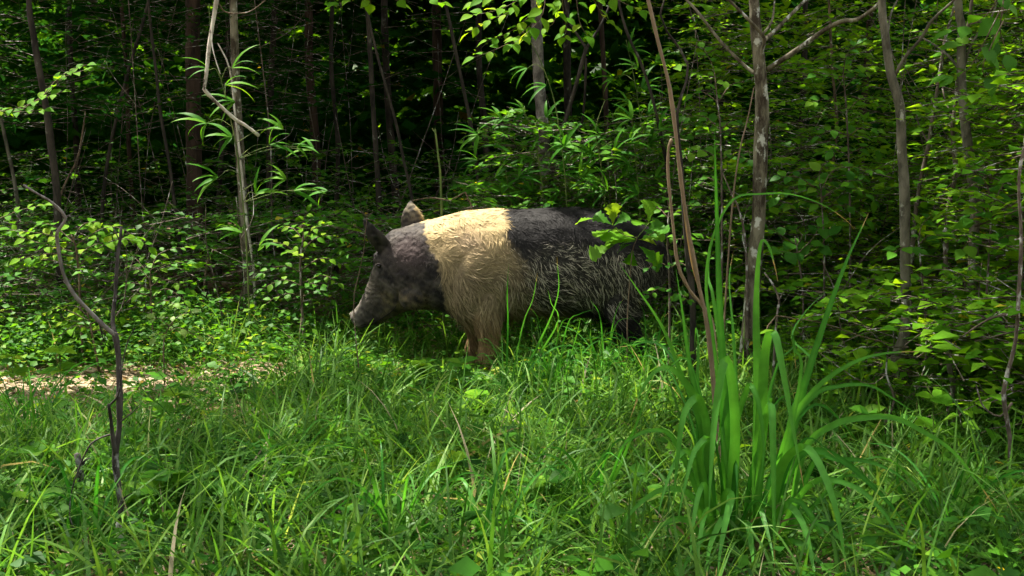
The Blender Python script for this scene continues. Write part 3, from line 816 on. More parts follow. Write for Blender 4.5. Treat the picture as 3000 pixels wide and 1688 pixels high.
tree('tree', 'brown trunk with white lichen patches rising behind the wide grass clump', [(2185, 1080), (2196, 960), (2208, 800), (2222, 640), (2228, 450), (2232, 300), (2224, 180), (2212, 60), (2206, -40)], 4.55,
     [62, 55, 50, 48, 47, 46, 41, 37, 35], M_BARK_MOTTLE,
     [([(2246, 205), (2330, 150), (2420, 85), (2470, 62), (2510, 58), (2560, 25), (2600, -20)], 16, 9, -.3), ([(2236, 120), (2262, 98), (2310, 50), (2375, -15)], 13, 9, .2),
      ([(2226, 222), (2190, 200), (2110, 120), (2040, 30), (2000, -10)], 12, 7, .2), ([(2228, 215), (2232, 150), (2238, 110), (2190, 55), (2120, -15)], 12, 8, -.12),
      ([(2235, 100), (2262, 60), (2270, -10)], 8, 5, .1)],
     ((-.3, .4, 5.2), (2.3, 1.9, 1.5), 4500, .13), seed=2, shade=(-.6, 2.4, 1.2, 3.9, 2300))
tree('tree', 'slim smooth grey trunk bent at mid height, right of the lichen patched tree', [(2632, 1280), (2640, 1120), (2622, 1060), (2655, 960), (2652, 780), (2650, 560), (2642, 440), (2636, 310), (2608, 210), (2592, 90), (2582, -30)], 4.0,
     [36, 36, 38, 36, 35, 34, 33, 32, 30, 27, 25], M_BARK_GREY,
     [([(2622, 222), (2650, 170), (2700, 110), (2730, 60), (2790, 5), (2820, -40)], 11, 6, -.2), ([(2600, 110), (2610, 40), (2640, -20)], 7, 4, .1)],
     ((.2, .5, 5.0), (2.0, 1.6, 1.4), 3200, .13), seed=3)
tree('tree', 'greyish trunk with a pale lichen foot near the right edge of the picture', [(2855, 1060), (2850, 900), (2852, 740), (2856, 600), (2842, 480), (2824, 330), (2816, 200), (2818, 80), (2806, -30)], 4.5,
     [34, 33, 32, 34, 32, 30, 28, 27, 26], M_BARK_GREY,
     [([(2812, 205), (2780, 165), (2735, 130), (2695, 108)], 9, 5, .2), ([(2826, 190), (2850, 120), (2900, 60), (2930, -20)], 8, 5, .1)],
     ((.6, .6, 5.3), (2.2, 1.8, 1.5), 3200, .13), seed=4)
tree('sapling', 'thin pale lichen covered stem just left of the slim trunk with the pale foot', [(2775, 950), (2770, 760), (2780, 600), (2800, 500), (2790, 380), (2800, 300), (2812, 180), (2840, 60), (2850, -20)], 4.8, [17, 16, 17, 16, 14, 14, 13, 12, 10], M_LICHEN,
     [([(2795, 350), (2770, 300), (2755, 220)], 7, 4, .1)], None, lean_up=1.2, sides=8, lump=.12, seed=5, cat='sapling')
tree('sapling', 'crooked lichen speckled stem leaning right, behind the smooth grey trunk', [(2660, 900), (2676, 700), (2690, 560), (2715, 450), (2735, 330), (2756, 200), (2770, 110), (2800, 0)], 5.0, [15, 15, 14, 13, 13, 12, 10, 9], M_LICHEN,
     [([(2720, 420), (2690, 360), (2680, 300)], 6, 3, .1)], None, lean_up=1.2, sides=8, lump=.12, seed=6, cat='sapling')
tree('sapling', 'dark knotty stem with white lichen flecks at the right edge of the picture', [(2945, 1560), (2955, 1400), (2958, 1280), (2940, 1150), (2975, 1000), (2985, 850), (2992, 700), (2985, 520), (3010, 350)], 3.1, [15, 15, 16, 14, 14, 13, 12, 11, 10], M_LICHEN,
     [([(2980, 925), (2930, 925), (2880, 945), (2820, 985)], 9, 4, .1), ([(2965, 1180), (2930, 1220), (2880, 1190), (2860, 1130)], 8, 4, .05)], None, lean_up=1.5, sides=8, lump=.12, seed=7, cat='sapling')
tree('sapling', 'short bent grey stem low in the leaves under the pale footed trunk', [(2765, 1310), (2782, 1200), (2792, 1130), (2780, 1060), (2786, 960), (2800, 870)], 3.7, [22, 21, 21, 19, 16, 12], M_BARK_GREY, (), None, lean_up=0, sides=8, seed=8, cat='sapling')
tree('tree', 'straight grey scaly trunk standing behind the cane thicket above the pig', [(1600, 620), (1592, 400), (1580, 250), (1574, 120), (1570, -20)], 6.9, [42, 40, 38, 37, 36], M_BARK_PINE, (), ((-.4, -.2, 5.0), (2.4, 2.0, 1.6), 9000, .14), seed=9)
tree('sapling', 'slanting dark stem forking into a Y above the cane thicket', [(1620, 480), (1652, 370), (1690, 240), (1718, 140)], 6.2, [16, 15, 14, 14], M_BARK_DARK,
     [([(1718, 142), (1700, 115), (1668, 60), (1650, -20)], 9, 6, .1), ([(1718, 142), (1745, 100), (1770, 55), (1800, -20)], 10, 6, .1), ([(1716, 170), (1714, 260), (1708, 340), (1700, 380)], 9, 5, .1)], None, lean_up=0, sides=8, seed=10, cat='sapling')
tree('tree', 'slim olive grey trunk curving up near the left edge of the picture', [(172, 700), (165, 540), (150, 430), (138, 330), (116, 210), (98, 100), (84, -20)], 6.2, [26, 25, 24, 23, 21, 20, 18], M_BARK_DARK, (), ((-.3, .2, 5.0), (2.4, 2.0, 1.5), 9000, .13), seed=11, shade=(-3.2, -.6, 1.2, 3.9, 2100))
tree('tree', 'wide dark reddish trunk in the shade behind the bent pale branch', [(575, 800), (572, 620), (568, 420), (566, 200), (566, -20)], 7.6, [64, 56, 52, 50, 48], M_BARK_RED, (), ((0, -.4, 5.2), (2.6, 2.2, 1.6), 10000, .14), seed=12)
tree('tree', 'brown grey trunk standing right behind the lit cane leaves', [(728, 850), (720, 700), (708, 540), (700, 400), (690, 200), (682, -20)], 6.3, [34, 31, 30, 30, 28, 26], M_BARK_MOTTLE, (), ((.3, .3, 5.0), (2.2, 1.9, 1.5), 8000, .13), seed=13)
tree('sapling', 'pale vine like stem twisting up the brown grey trunk behind the cane', [(748, 900), (742, 780), (722, 640), (706, 480), (688, 330), (672, 200), (640, 130)], 6.05, [9, 9, 9, 8, 7, 6, 5], M_BARK_PALE, (), None, lean_up=0, sides=6, seed=14, cat='vine')
tree('tree', 'thin speckled trunk left of the two leaning stems behind the pig head', [(1112, 640), (1104, 480), (1092, 300), (1084, 150), (1072, -20)], 7.4, [20, 18, 17, 16, 15], M_BARK_DARK, (), ((.2, .4, 5.2), (2.4, 2.0, 1.6), 9000, .14), seed=15)
tree('sapling', 'thin lichen marked stem leaning left over the far ear of the pig', [(1212, 620), (1185, 480), (1160, 360), (1132, 260), (1105, 160), (1082, 60), (1070, -30)], 6.6, [11, 10, 10, 9, 9, 8, 7], M_BARK_DARK, (), None, lean_up=1.5, sides=7, seed=16, cat='sapling')
tree('sapling', 'slender dark leaning stem over the shoulders of the pig', [(1400, 520), (1380, 370), (1358, 260), (1335, 150), (1310, 30), (1300, -30)], 7.2, [14, 13, 12, 12, 11, 10], M_BARK_DARK, (), None, lean_up=1.5, sides=7, seed=17, cat='sapling')
tree('sapling', 'thin grey stem left of the wide reddish trunk', [(528, 720), (512, 600), (496, 480), (470, 330), (456, 200), (440, 60), (436, -30)], 6.8, [12, 12, 11, 11, 10, 9, 8], M_BARK_DARK, (), None, lean_up=1.5, sides=7, seed=18, cat='sapling')
tree('sapling', 'bare dark stem leaning right in the shadow of the left wood', [(300, 620), (316, 470), (345, 330), (378, 200), (420, 60), (440, -30)], 7.2, [13, 12, 11, 11, 10, 9], M_BARK_DARK, (), None, lean_up=1.5, sides=7, seed=19, cat='sapling')
tree('sapling', 'faint slender stem at the far left edge of the wood', [(55, 640), (40, 520), (18, 420), (0, 330), (-20, 200), (-30, 0)], 6.9, [14, 13, 12, 11, 10, 10], M_BARK_GREY, (), None, lean_up=1.5, sides=7, seed=20, cat='sapling')
tree('sapling', 'thin bare stem right of the lichen patched tree', [(2425, 620), (2440, 480), (2452, 360), (2440, 220), (2432, 80), (2428, -30)], 6.0, [12, 11, 10, 9, 9, 8], M_TWIG, (), None, lean_up=1.2, sides=7, seed=22, cat='sapling')
tree('sapling', 'slim brown stem leaning left above the pig rump', [(1955, 520), (1940, 420), (1915, 300), (1880, 190), (1835, 90), (1810, -30)], 5.8, [13, 12, 11, 10, 10, 9], M_BARK_DARK, (), None, lean_up=1.2, sides=7, seed=23, cat='sapling')
tree('sapling', 'short dark brown stem just behind the dry tan stalks', [(2030, 960), (2028, 860), (2016, 760), (2004, 620), (1996, 480), (1984, 330)], 4.4, [22, 21, 20, 15, 13, 10], M_BARK_DARK, (), None, lean_up=.6, sides=8, seed=24, cat='sapling')

# slim trunks deep in the shade, counted from the left
ORD = ['first', 'second', 'third', 'fourth', 'fifth', 'sixth', 'seventh', 'eighth', 'ninth', 'tenth', 'eleventh', 'twelfth', 'thirteenth', 'fourteenth', 'fifteenth', 'sixteenth', 'seventeenth', 'eighteenth', 'nineteenth', 'twentieth']
deep = sorted([(230, 9.5, 20), (390, 8.8, 15), (640, 9.2, 17), (790, 8.6, 22), (930, 9.0, 30), (985, 8.4, 15), (1165, 9.4, 26), (1290, 10.5, 34),
               (1430, 9.3, 22), (1660, 9.8, 28), (1790, 9, 18), (2100, 8.6, 20), (2330, 9.2, 20), (2520, 9.6, 22)])
for i, (u, Y, w) in enumerate(deep):
    rg = np.random.default_rng(100 + i)
    l = rg.uniform(-40, 40)
    tree('shaded_trunk', '%s from the left of the slim dark trunks deep in the wood' % ORD[i].capitalize(),
         [(u, 640), (u - l * .3 + rg.uniform(-8, 8), 420), (u - l * .7 + rg.uniform(-8, 8), 200), (u - l, -20)], Y, [w * 1.1, w, w * .95, w * .9], [M_BARK_DARK, M_BARK_RED, M_BARK_DARK][i % 3], (),
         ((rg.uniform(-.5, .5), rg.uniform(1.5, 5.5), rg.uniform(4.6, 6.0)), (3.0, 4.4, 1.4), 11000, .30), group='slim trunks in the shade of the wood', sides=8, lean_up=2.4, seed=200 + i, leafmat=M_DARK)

# ------------------------------------------------------------------ undergrowth masses (too many leaves to count)
def thicket(name, label, boxes, mat, twigmat=None, leaf=(.035, .06), tb=(2, 2), per=9, seed=1, wild=.3, stems=0, far=False):
    rng = np.random.default_rng(seed)
    a = Acc(); tw = Acc()
    for (x0, x1, y0, y1, z0, z1, n, ns, thr) in boxes:
        p = np.stack([rng.uniform(x0, x1, n), rng.uniform(y0, y1, n), rng.uniform(z0, z1, n)], 1)
        k = noise3(p, ns, seed) > thr + rng.normal(0, .25, n)
        p = p[k & ungapped(p, .7)]; n = len(p)
        az = rng.uniform(0, 2 * PI, n)
        L = rng.uniform(.18, .42, n)
        rise = rng.uniform(-.15, .5, n)
        s = np.linspace(.12, 1, per)
        d = np.stack([np.cos(az), np.sin(az), rise], 1)
        sd = np.stack([-np.sin(az), np.cos(az), np.zeros(n)], 1)
        q = p[:, None] + d[:, None] * (L[:, None] * s)[..., None] + np.array((0, 0, -1.)) * (.30 * L[:, None] * s ** 2)[..., None]
        sg = np.where(np.arange(per) % 2 == 0, 1., -1.)
        ax = d[:, None] * .6 + sd[:, None] * (sg[None] * .85)[..., None] + rng.normal(0, .22, (n, per, 3))
        ax[:, -1] = d + rng.normal(0, .1, (n, 3)); ax[..., 2] -= .12
        nr = np.stack([rng.normal(0, wild, (n, per)), rng.normal(-.1, wild, (n, per)), np.ones((n, per))], -1)
        ln = rng.uniform(*leaf, (n, per)) * (1 - .35 * np.abs(s - .5))[None] * rng.uniform(.8, 1.2, n)[:, None]
        tn = np.clip(rng.beta(*tb, (n, per)) * .55 + .4 * rng.beta(*tb, n)[:, None], 0, .93) + (rng.uniform(0, 1, (n, per)) < .006) * .4
        add_leaves(a, q.reshape(-1, 3), ax.reshape(-1, 3), nr.reshape(-1, 3), ln.ravel(), np.clip(tn, 0, 1).ravel(), T_FLAT if far else T_SMALL, rng.uniform(.8, 1.35, n * per))
        if far: continue
        # the twigs: thin three sided spikes
        e0, e1 = p - d * .25 * L[:, None], q[:, -1]
        r = (.0018 + .0012 * rng.uniform(0, 1, n))[:, None]
        up = np.cross(d, sd)
        V = np.stack([e0 + sd * r, e0 - sd * r * .5 + up * r, e0 - sd * r * .5 - up * r, q[:, per // 2] + sd * r * .7, q[:, per // 2] - sd * r * .4 + up * r * .7, q[:, per // 2] - sd * r * .4 - up * r * .7, e1], 1)
        f = np.array([(0, 1, 4, 3), (1, 2, 5, 4), (2, 0, 3, 5)]); t = np.array([(3, 4, 6), (4, 5, 6), (5, 3, 6)])
        o = (np.arange(n) * 7)[:, None, None]
        tw.add(V.reshape(-1, 3), (f[None] + o).reshape(-1, 4), (t[None] + o).reshape(-1, 3))
    for k in range(stems):
        x0, x1, y0, y1, z0, z1 = boxes[k % len(boxes)][:6]
        x, y = rng.uniform(x0, x1), rng.uniform(y0, y1)
        h = min(3.0, z1 * rng.uniform(.7, 1.25)); l = rng.normal(0, .22, 2)
        pts = [np.array((x + l[0] * h * t + rng.normal(0, .025), y + l[1] * h * t, -.02 + h * t)) for t in (0, .25, .5, .75, 1)]
        tube(tw, pts, rng.uniform(.003, .007), .0018, 5, .12, .06, rng)
        for q in range(3):
            s0 = pts[1 + q]; a_ = rng.uniform(0, 2 * PI); e_ = s0 + np.array((math.cos(a_) * .3, math.sin(a_) * .2, rng.uniform(.05, .35)))
            tube(tw, [s0, (s0 + e_) / 2 + rng.normal(0, .03, 3), e_], .0024, .001, 4, .15, .05, rng)
    root = thing(name, label, 'undergrowth', (0, 0, 0)); root['kind'] = 'stuff'
    link('foliage', a.mesh('foliage'), mat, root, kind='stuff')
    if tw.n: link('twigs', tw.mesh('twigs'), twigmat or M_TWIG, root, kind='stuff')
    return root
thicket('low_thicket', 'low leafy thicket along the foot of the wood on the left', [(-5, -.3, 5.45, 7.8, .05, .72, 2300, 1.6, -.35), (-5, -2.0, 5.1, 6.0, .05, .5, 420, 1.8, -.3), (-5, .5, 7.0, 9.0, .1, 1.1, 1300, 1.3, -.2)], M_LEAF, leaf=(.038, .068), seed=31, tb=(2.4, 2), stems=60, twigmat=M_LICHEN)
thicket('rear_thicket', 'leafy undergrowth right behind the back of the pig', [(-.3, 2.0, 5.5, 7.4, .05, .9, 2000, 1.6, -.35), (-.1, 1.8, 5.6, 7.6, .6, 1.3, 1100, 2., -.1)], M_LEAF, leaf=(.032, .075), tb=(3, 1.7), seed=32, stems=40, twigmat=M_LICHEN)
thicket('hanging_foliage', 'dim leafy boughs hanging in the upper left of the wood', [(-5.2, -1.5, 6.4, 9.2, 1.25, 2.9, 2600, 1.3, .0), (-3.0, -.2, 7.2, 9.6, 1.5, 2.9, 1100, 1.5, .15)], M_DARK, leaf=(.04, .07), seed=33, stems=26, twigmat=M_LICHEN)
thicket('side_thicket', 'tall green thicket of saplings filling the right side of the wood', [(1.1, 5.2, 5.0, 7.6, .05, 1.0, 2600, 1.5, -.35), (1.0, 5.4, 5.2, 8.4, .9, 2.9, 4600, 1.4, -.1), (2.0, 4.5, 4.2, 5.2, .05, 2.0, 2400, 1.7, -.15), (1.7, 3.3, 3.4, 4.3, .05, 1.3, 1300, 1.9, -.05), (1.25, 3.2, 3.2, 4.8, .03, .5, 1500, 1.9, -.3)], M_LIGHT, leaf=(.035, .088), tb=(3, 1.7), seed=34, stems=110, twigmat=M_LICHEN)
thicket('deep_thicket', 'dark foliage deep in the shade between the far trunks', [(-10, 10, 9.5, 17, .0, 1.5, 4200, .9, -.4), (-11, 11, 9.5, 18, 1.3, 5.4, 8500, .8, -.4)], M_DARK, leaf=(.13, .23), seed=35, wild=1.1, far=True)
thicket('side_light_blocker', 'added dark foliage out of view at both sides, blocking side light', [(-9.5, -5.2, 5.2, 10.5, .0, 4.2, 1700, .9, -.6), (5.3, 9.5, 5.2, 10.5, .0, 4.2, 1700, .9, -.6)], M_DARK, leaf=(.10, .18), seed=37, wild=1.1, far=True)  # added beyond the frame so less light leaks in from the sides
thicket('sunlit_thicket', 'bright sunlit bushes glimpsed through the wood far behind', [(-18, 18, 20, 25, .0, 8.0, 6500, .5, -.8)], M_FAR, leaf=(.20, .34), seed=36, wild=1.1, far=True)
thicket('low_sky_blocker', 'added leafy mass behind the camera, blocking low sky light', [(-16, 16, -10, -6.5, .0, 8.5, 3200, .4, -2)], M_DARK, leaf=(.35, .6), seed=39, wild=1.2, far=True)  # unseen foliage added behind the camera to darken the inside of the wood
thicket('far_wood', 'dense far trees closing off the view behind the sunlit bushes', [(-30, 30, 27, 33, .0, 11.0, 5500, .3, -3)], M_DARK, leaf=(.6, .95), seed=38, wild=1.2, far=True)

# ------------------------------------------------------------------ plants whose leaves can be told apart
LEAFMESH = {}
def leaf_mesh(tm_name, tm, mat, tint, wid):
    tq = min(11, round(tint * 12))
    key = (tm_name, mat.name, tq, round(wid * 3))
    if key not in LEAFMESH:
        a = Acc(); V, T = tm
        V = V.copy(); V[:, 0] *= round(wid * 3) / 3
        a.add(V, None, T, tq / 12)
        me = a.mesh('leaf'); me.materials.append(mat)
        LEAFMESH[key] = me
    return LEAFMESH[key]
TM = {'ovate': T_OVATE, 'broad': T_BROAD, 'lance': T_LANCE, 'oak': T_OAK, 'tooth': T_TOOTH}
class Plant:
    def __init__(self, name, label, cat, base, group=None, seed=1):
        self.base = np.asarray(base, float)
        self.root = thing(name, label, cat, self.base, group)
        self.rng = np.random.default_rng(seed)
        self.nleaf = 0
    def stem(self, pts, r0, r1, mat, name='stem', sides=6, step=.05, lump=.05):
        a = Acc(); c = tube(a, pts, r0, r1, sides, step, lump, self.rng)
        link(name, a.mesh(name, self.base), mat, self.root)
        return c
    def leaf(self, pos, axis, normal, length, tm, mat, tint, wid=1.0, name='leaf'):
        o = bpy.data.objects.new(name, leaf_mesh(tm, TM[tm], mat, float(np.clip(tint, 0, 1)), wid))
        COL.objects.link(o); o.parent = self.root
        m = leaf_mats(np.asarray(axis, float)[None], np.asarray(normal, float)[None])[0] * length
        M = Matrix([list(m[i]) + [float(pos[i] - self.base[i])] for i in range(3)] + [[0, 0, 0, 1]])
        o.matrix_basis = M
        self.nleaf += 1
        return o
    def spray(self, pts, leaf=.05, gapn=.028, tm='ovate', mat=None, twig=None, r=.0025, start=.12, tint=(.3, .9), tilt=(0, -.25, 1), droop=.15, wid=1.0):
        rng = self.rng
        c = self.stem(pts, r, r * .4, twig or M_TWIG, 'twig', 5, .04, .03)
        seg = np.linalg.norm(np.diff(c, axis=0), axis=1); s = np.concatenate([[0], np.cumsum(seg)])
        d = start * s[-1]; k = 0
        while d < s[-1]:
            p = np.array([np.interp(d, s, c[:, i]) for i in range(3)])
            j = min(len(c) - 2, int(np.searchsorted(s, d) - 1)); j = max(j, 0)
            t = nrm(c[j + 1] - c[j])
            up = nrm(np.array(tilt) + rng.normal(0, .22, 3))
            sd = nrm(np.cross(t, up))
            sg = 1 if k % 2 else -1
            ax = .6 * t + sg * .9 * sd + rng.normal(0, .16, 3) - np.array((0, 0, droop))
            self.leaf(p + sg * sd * .004, ax, up, leaf * rng.uniform(.7, 1.15) * (1 - .25 * (d / s[-1] - .4) ** 2), tm, mat or M_LEAF, rng.uniform(*tint), wid * rng.uniform(.85, 1.15))
            d += gapn * rng.uniform(.7, 1.3); k += 1
        t = nrm(c[-1] - c[-2])
        self.leaf(c[-1], t - np.array((0, 0, droop)), nrm(np.array(tilt) + rng.normal(0, .2, 3)), leaf, tm, mat or M_LEAF, rng.uniform(*tint), wid)
def PL(l, Y, dy=0.0):
    return [P(u, v, Y + dy * k / max(1, len(l) - 1)) for k, (u, v) in enumerate(l)]
def foot(px, Y):
    x = P(px, 800, Y)[0]
    return np.array((x, Y, float(gz(x, Y))))

# sprays reaching in from above
b = P(1640, -120, 4.75)
pl = Plant('overhanging_branch', 'bright sunlit leafy branch hanging into the top middle of the picture', 'branch', b, seed=51)
pl.stem([P(1760, -420, 4.9), P(1640, -120, 4.75), P(1560, -30, 4.7)], .012, .006, M_BARK_GREY, 'branch')
for l, dy in [([(1640, -120), (1560, -30), (1470, 25), (1385, 45)], -.2), ([(1600, -70), (1500, 30), (1430, 60), (1375, 95)], .1), ([(1640, -120), (1570, 20), (1500, 90), (1430, 118)], .1), ([(1600, -60), (1590, 40), (1540, 100), (1500, 130)], -.15),
              ([(1660, -100), (1640, 0), (1620, 70), (1560, 100)], .1), ([(1680, -90), (1690, 10), (1700, 70), (1720, 105)], -.1), ([(1700, -90), (1740, 0), (1770, 50), (1800, 75)], .15), ([(1640, -120), (1650, 30), (1660, 85), (1650, 110)], .2),
              ([(1690, -100), (1760, -30), (1830, 10), (1880, 30)], 0), ([(1540, -40), (1440, -10), (1390, 10)], .2), ([(1570, 60), (1500, 120), (1440, 150), (1390, 168)], .0)]:
    pl.spray(PL(l, 4.75, dy), .066, .034, 'ovate', M_LIGHT, tint=(.35, .95), tilt=(0, -.55, 1))
b = P(1095, -150, 4.6)
pl = Plant('overhanging_branch', 'short row of lit leaves at the top edge left of the big branch', 'branch', b, seed=52)
for l in [[(1095, -150), (1060, -40), (1020, 0), (985, 12)], [(1095, -150), (1090, -30), (1085, 12)], [(1100, -140), (1140, -20), (1185, 15)], [(1100, -140), (1190, -50), (1260, -2), (1300, 10)]]:
    pl.spray(PL(l, 4.6, .1), .055, .036, 'broad', M_LIGHT, tint=(.3, .8), tilt=(0, -.5, 1))
b = P(-160, 330, 5.3)
pl = Plant('leafy_branch', 'lit leafy branch reaching in from the left edge below the curving trunk', 'branch', b, seed=53)
for l in [[(-160, 330), (-20, 325), (60, 328), (130, 322)], [(-100, 330), (40, 320), (120, 290), (180, 270)], [(60, 325), (140, 270), (190, 225), (250, 205)], [(120, 290), (160, 240), (210, 205), (255, 190)], [(-140, 600), (-20, 640), (60, 615), (130, 600)]]:
    pl.spray(PL(l, 5.25, -.1), .055, .034, 'ovate', M_LIGHT, tint=(.3, .9), tilt=(0, -.5, 1))
b = P(2960, -150, 3.9)
pl = Plant('overhanging_branch', 'large toothed mid green leaves hanging at the top right corner', 'branch', b, seed=54)
for l in [[(2960, -150), (2920, 0), (2870, 60), (2790, 90)], [(2960, -150), (2940, 30), (2900, 120), (2820, 130)], [(2940, 0), (2930, 90), (2950, 160), (2935, 200)], [(2930, 30), (2870, 150), (2830, 210), (2780, 225)], [(2940, 60), (2880, 190), (2890, 230), (2900, 260)]]:
    pl.spray(PL(l, 3.9, .1), .085, .075, 'tooth', M_LEAF, tint=(.45, .8), tilt=(0, -.6, 1), start=.45)

# shrubs on the left
pl = Plant('shrub', 'sunlit shrub with flat leaf sprays in front of the left wood, upper', 'shrub', foot(230, 5.05), seed=55)
pl.stem([foot(230, 5.05), P(235, 880, 5.05), P(225, 740, 5.05), P(210, 690, 5.05)], .007, .004, M_TWIG)
for l, dy in [([(215, 720), (150, 690), (90, 680), (30, 672)], -.1), ([(220, 720), (300, 670), (360, 672), (435, 725)], .05), ([(215, 700), (240, 660), (280, 650), (300, 660)], .1), ([(222, 740), (150, 720), (90, 705), (50, 690)], .1),
              ([(225, 760), (190, 745), (120, 745), (60, 760)], -.1), ([(228, 780), (300, 720), (350, 700), (390, 705)], -.1), ([(228, 800), (180, 770), (120, 760), (90, 765)], .1), ([(226, 760), (260, 725), (330, 705), (380, 700)], .12), ([(225, 720), (170, 670), (130, 655), (100, 668)], .15)]:
    pl.spray(PL(l, 5.05, dy), .060, .030, 'ovate', M_LIGHT, tint=(.4, .95), tilt=(0, -.5, 1))
pl = Plant('shrub', 'lower lit leaf sprays between the two arms of the dead sapling', 'shrub', foot(280, 4.9), seed=56)
pl.stem([foot(280, 4.9), P(270, 980, 4.9), P(255, 910, 4.9)], .006, .003, M_TWIG)
for l, dy in [([(260, 940), (200, 910), (160, 905), (120, 925)], -.05), ([(262, 950), (210, 940), (180, 945), (150, 960)], .1), ([(258, 920), (300, 900), (330, 915), (350, 930)], .05), ([(262, 960), (220, 955), (200, 965), (170, 990)], -.1),
              ([(258, 930), (230, 900), (200, 895), (160, 900)], .15), ([(262, 950), (290, 940), (310, 950), (250, 965)], .1), ([(266, 975), (300, 965), (330, 975), (370, 985)], 0)]:
    pl.spray(PL(l, 4.9, dy), .042, .024, 'ovate', M_LIGHT, tint=(.45, .95), tilt=(0, -.5, 1))
pl = Plant('shrub', 'mid green shrub right of the dead sapling under the wood', 'shrub', foot(450, 5.15), seed=57)
pl.stem([foot(450, 5.15), P(445, 940, 5.15), P(440, 800, 5.15)], .006, .003, M_TWIG)
for l, dy in [([(440, 850), (400, 830), (370, 835)], 0), ([(440, 840), (480, 820), (520, 830), (555, 850)], .05), ([(442, 870), (410, 860), (380, 870), (350, 880)], .1), ([(442, 880), (470, 850), (500, 850), (540, 880)], -.05), ([(440, 810), (480, 780), (530, 770), (560, 775)], .1),
              ([(440, 820), (410, 790), (380, 775)], .1), ([(444, 900), (480, 880), (510, 890)], -.1), ([(440, 800), (460, 750), (500, 730), (540, 725)], .15), ([(442, 850), (430, 800), (400, 760), (385, 745)], .2)]:
    pl.spray(PL(l, 5.15, dy), .050, .030, 'ovate', M_LEAF, tint=(.5, .95), tilt=(0, -.45, 1))
pl = Plant('seedling', 'pale leaved seedling spray right of the dead sapling above bare soil', 'plant', foot(500, 4.6), seed=58)
pl.stem([foot(470, 4.6), P(480, 1000, 4.6), P(500, 950, 4.6)], .004, .002, M_TWIG)
for l, dy in [([(495, 955), (470, 935), (455, 930)], 0), ([(500, 950), (525, 925), (560, 915)], 0), ([(498, 970), (530, 960), (575, 985)], .05), ([(490, 980), (470, 975), (455, 990)], -.05), ([(498, 965), (520, 970), (545, 975)], .08)]:
    pl.spray(PL(l, 4.6, dy), .046, .036, 'ovate', M_PALE, tint=(.2, .9), tilt=(0, -.6, 1), droop=.05)
pl = Plant('shrub', 'yellowish green shrub in front of the pig snout', 'shrub', foot(890, 5.25), seed=59)
pl.stem([foot(890, 5.25), P(885, 900, 5.25), P(880, 760, 5.25), P(890, 690, 5.25)], .008, .004, M_LICHEN)
for l, dy in [([(885, 760), (840, 720), (800, 710), (775, 720)], 0), ([(884, 740), (920, 700), (960, 690), (1000, 700)], .05), ([(886, 700), (860, 670), (830, 665)], .1), ([(886, 710), (920, 670), (950, 655)], -.05), ([(884, 800), (840, 780), (800, 785), (770, 800)], -.1), ([(884, 790), (930, 760), (970, 760), (1010, 780)], .1),
              ([(886, 840), (840, 820), (800, 830), (760, 850)], .05), ([(886, 830), (930, 810), (960, 810), (990, 830)], -.08), ([(886, 870), (850, 860), (810, 870), (780, 890)], -.12), ([(886, 870), (920, 855), (950, 860), (975, 880)], .1), ([(888, 720), (890, 650), (900, 620)], 0), ([(886, 770), (870, 740), (840, 740)], -.15), ([(886, 850), (905, 830), (940, 840)], -.15)]:
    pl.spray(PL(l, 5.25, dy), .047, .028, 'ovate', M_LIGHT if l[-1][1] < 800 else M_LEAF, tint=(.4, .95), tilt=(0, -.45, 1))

# bamboo-like cane: culm with fans of lance leaves
def cane(label, culm, Y, fans, seed, r=.004, leaf=.15, mat=None, tint=(.2, .95), dy=0):
    base = foot(culm[0][0], Y)
    pl = Plant('cane', label, 'cane', base, 'canes at the edge of the wood', seed)
    rg = pl.rng
    pts = [base] + [P(u, v, Y + dy) for (u, v) in culm[1:]]
    c = pl.stem(pts, r, r * .4, M_GREENSTEM, 'culm', 6, .06, .03)
    for k, (u, v, ang, n) in enumerate(fans):
        e = P(u, v, Y + rg.uniform(-.12, .12))
        j = int(np.argmin(np.linalg.norm(c - e, axis=1) + .6 * np.maximum(0, c[:, 2] - e[2] + .02)))
        s = c[j]
        pl.stem([s, (s + e) / 2 + np.array((0, 0, .03)), e], .0016, .0010, M_GREENSTEM, 'twig', 4, .05, 0)
        for i in range(n):
            a = math.radians(ang) + (i - (n - 1) / 2) * math.radians(rg.uniform(22, 34))
            ax = np.array((math.cos(a), rg.normal(0, .45), math.sin(a) * .9 + .05))
            nr = nrm(np.array((rg.normal(0, .3), -.6, 1.0)))
            pl.leaf(e, ax, nr, leaf * rg.uniform(.7, 1.15), 'lance', mat or M_CANE, rg.uniform(*tint), rg.uniform(.9, 1.5))
    return pl
cane('tall lit cane with fans of narrow leaves in front of the left wood', [(728, 860), (722, 720), (708, 560), (690, 420), (660, 280), (625, 150), (612, 20)], 5.15,
     [(615, 205, 175, 3), (680, 200, 20, 3), (660, 250, 0, 3), (690, 298, 200, 4), (605, 362, 200, 5), (680, 402, 190, 4), (790, 425, 20, 4), (830, 380, 150, 3), (870, 430, -10, 3), (640, 520, 195, 4), (750, 570, 40, 4), (840, 525, 170, 4), (860, 560, 0, 3), (710, 682, 160, 4), (760, 720, 30, 3), (920, 440, 160, 3), (960, 560, 200, 3)], 61, dy=-.05)
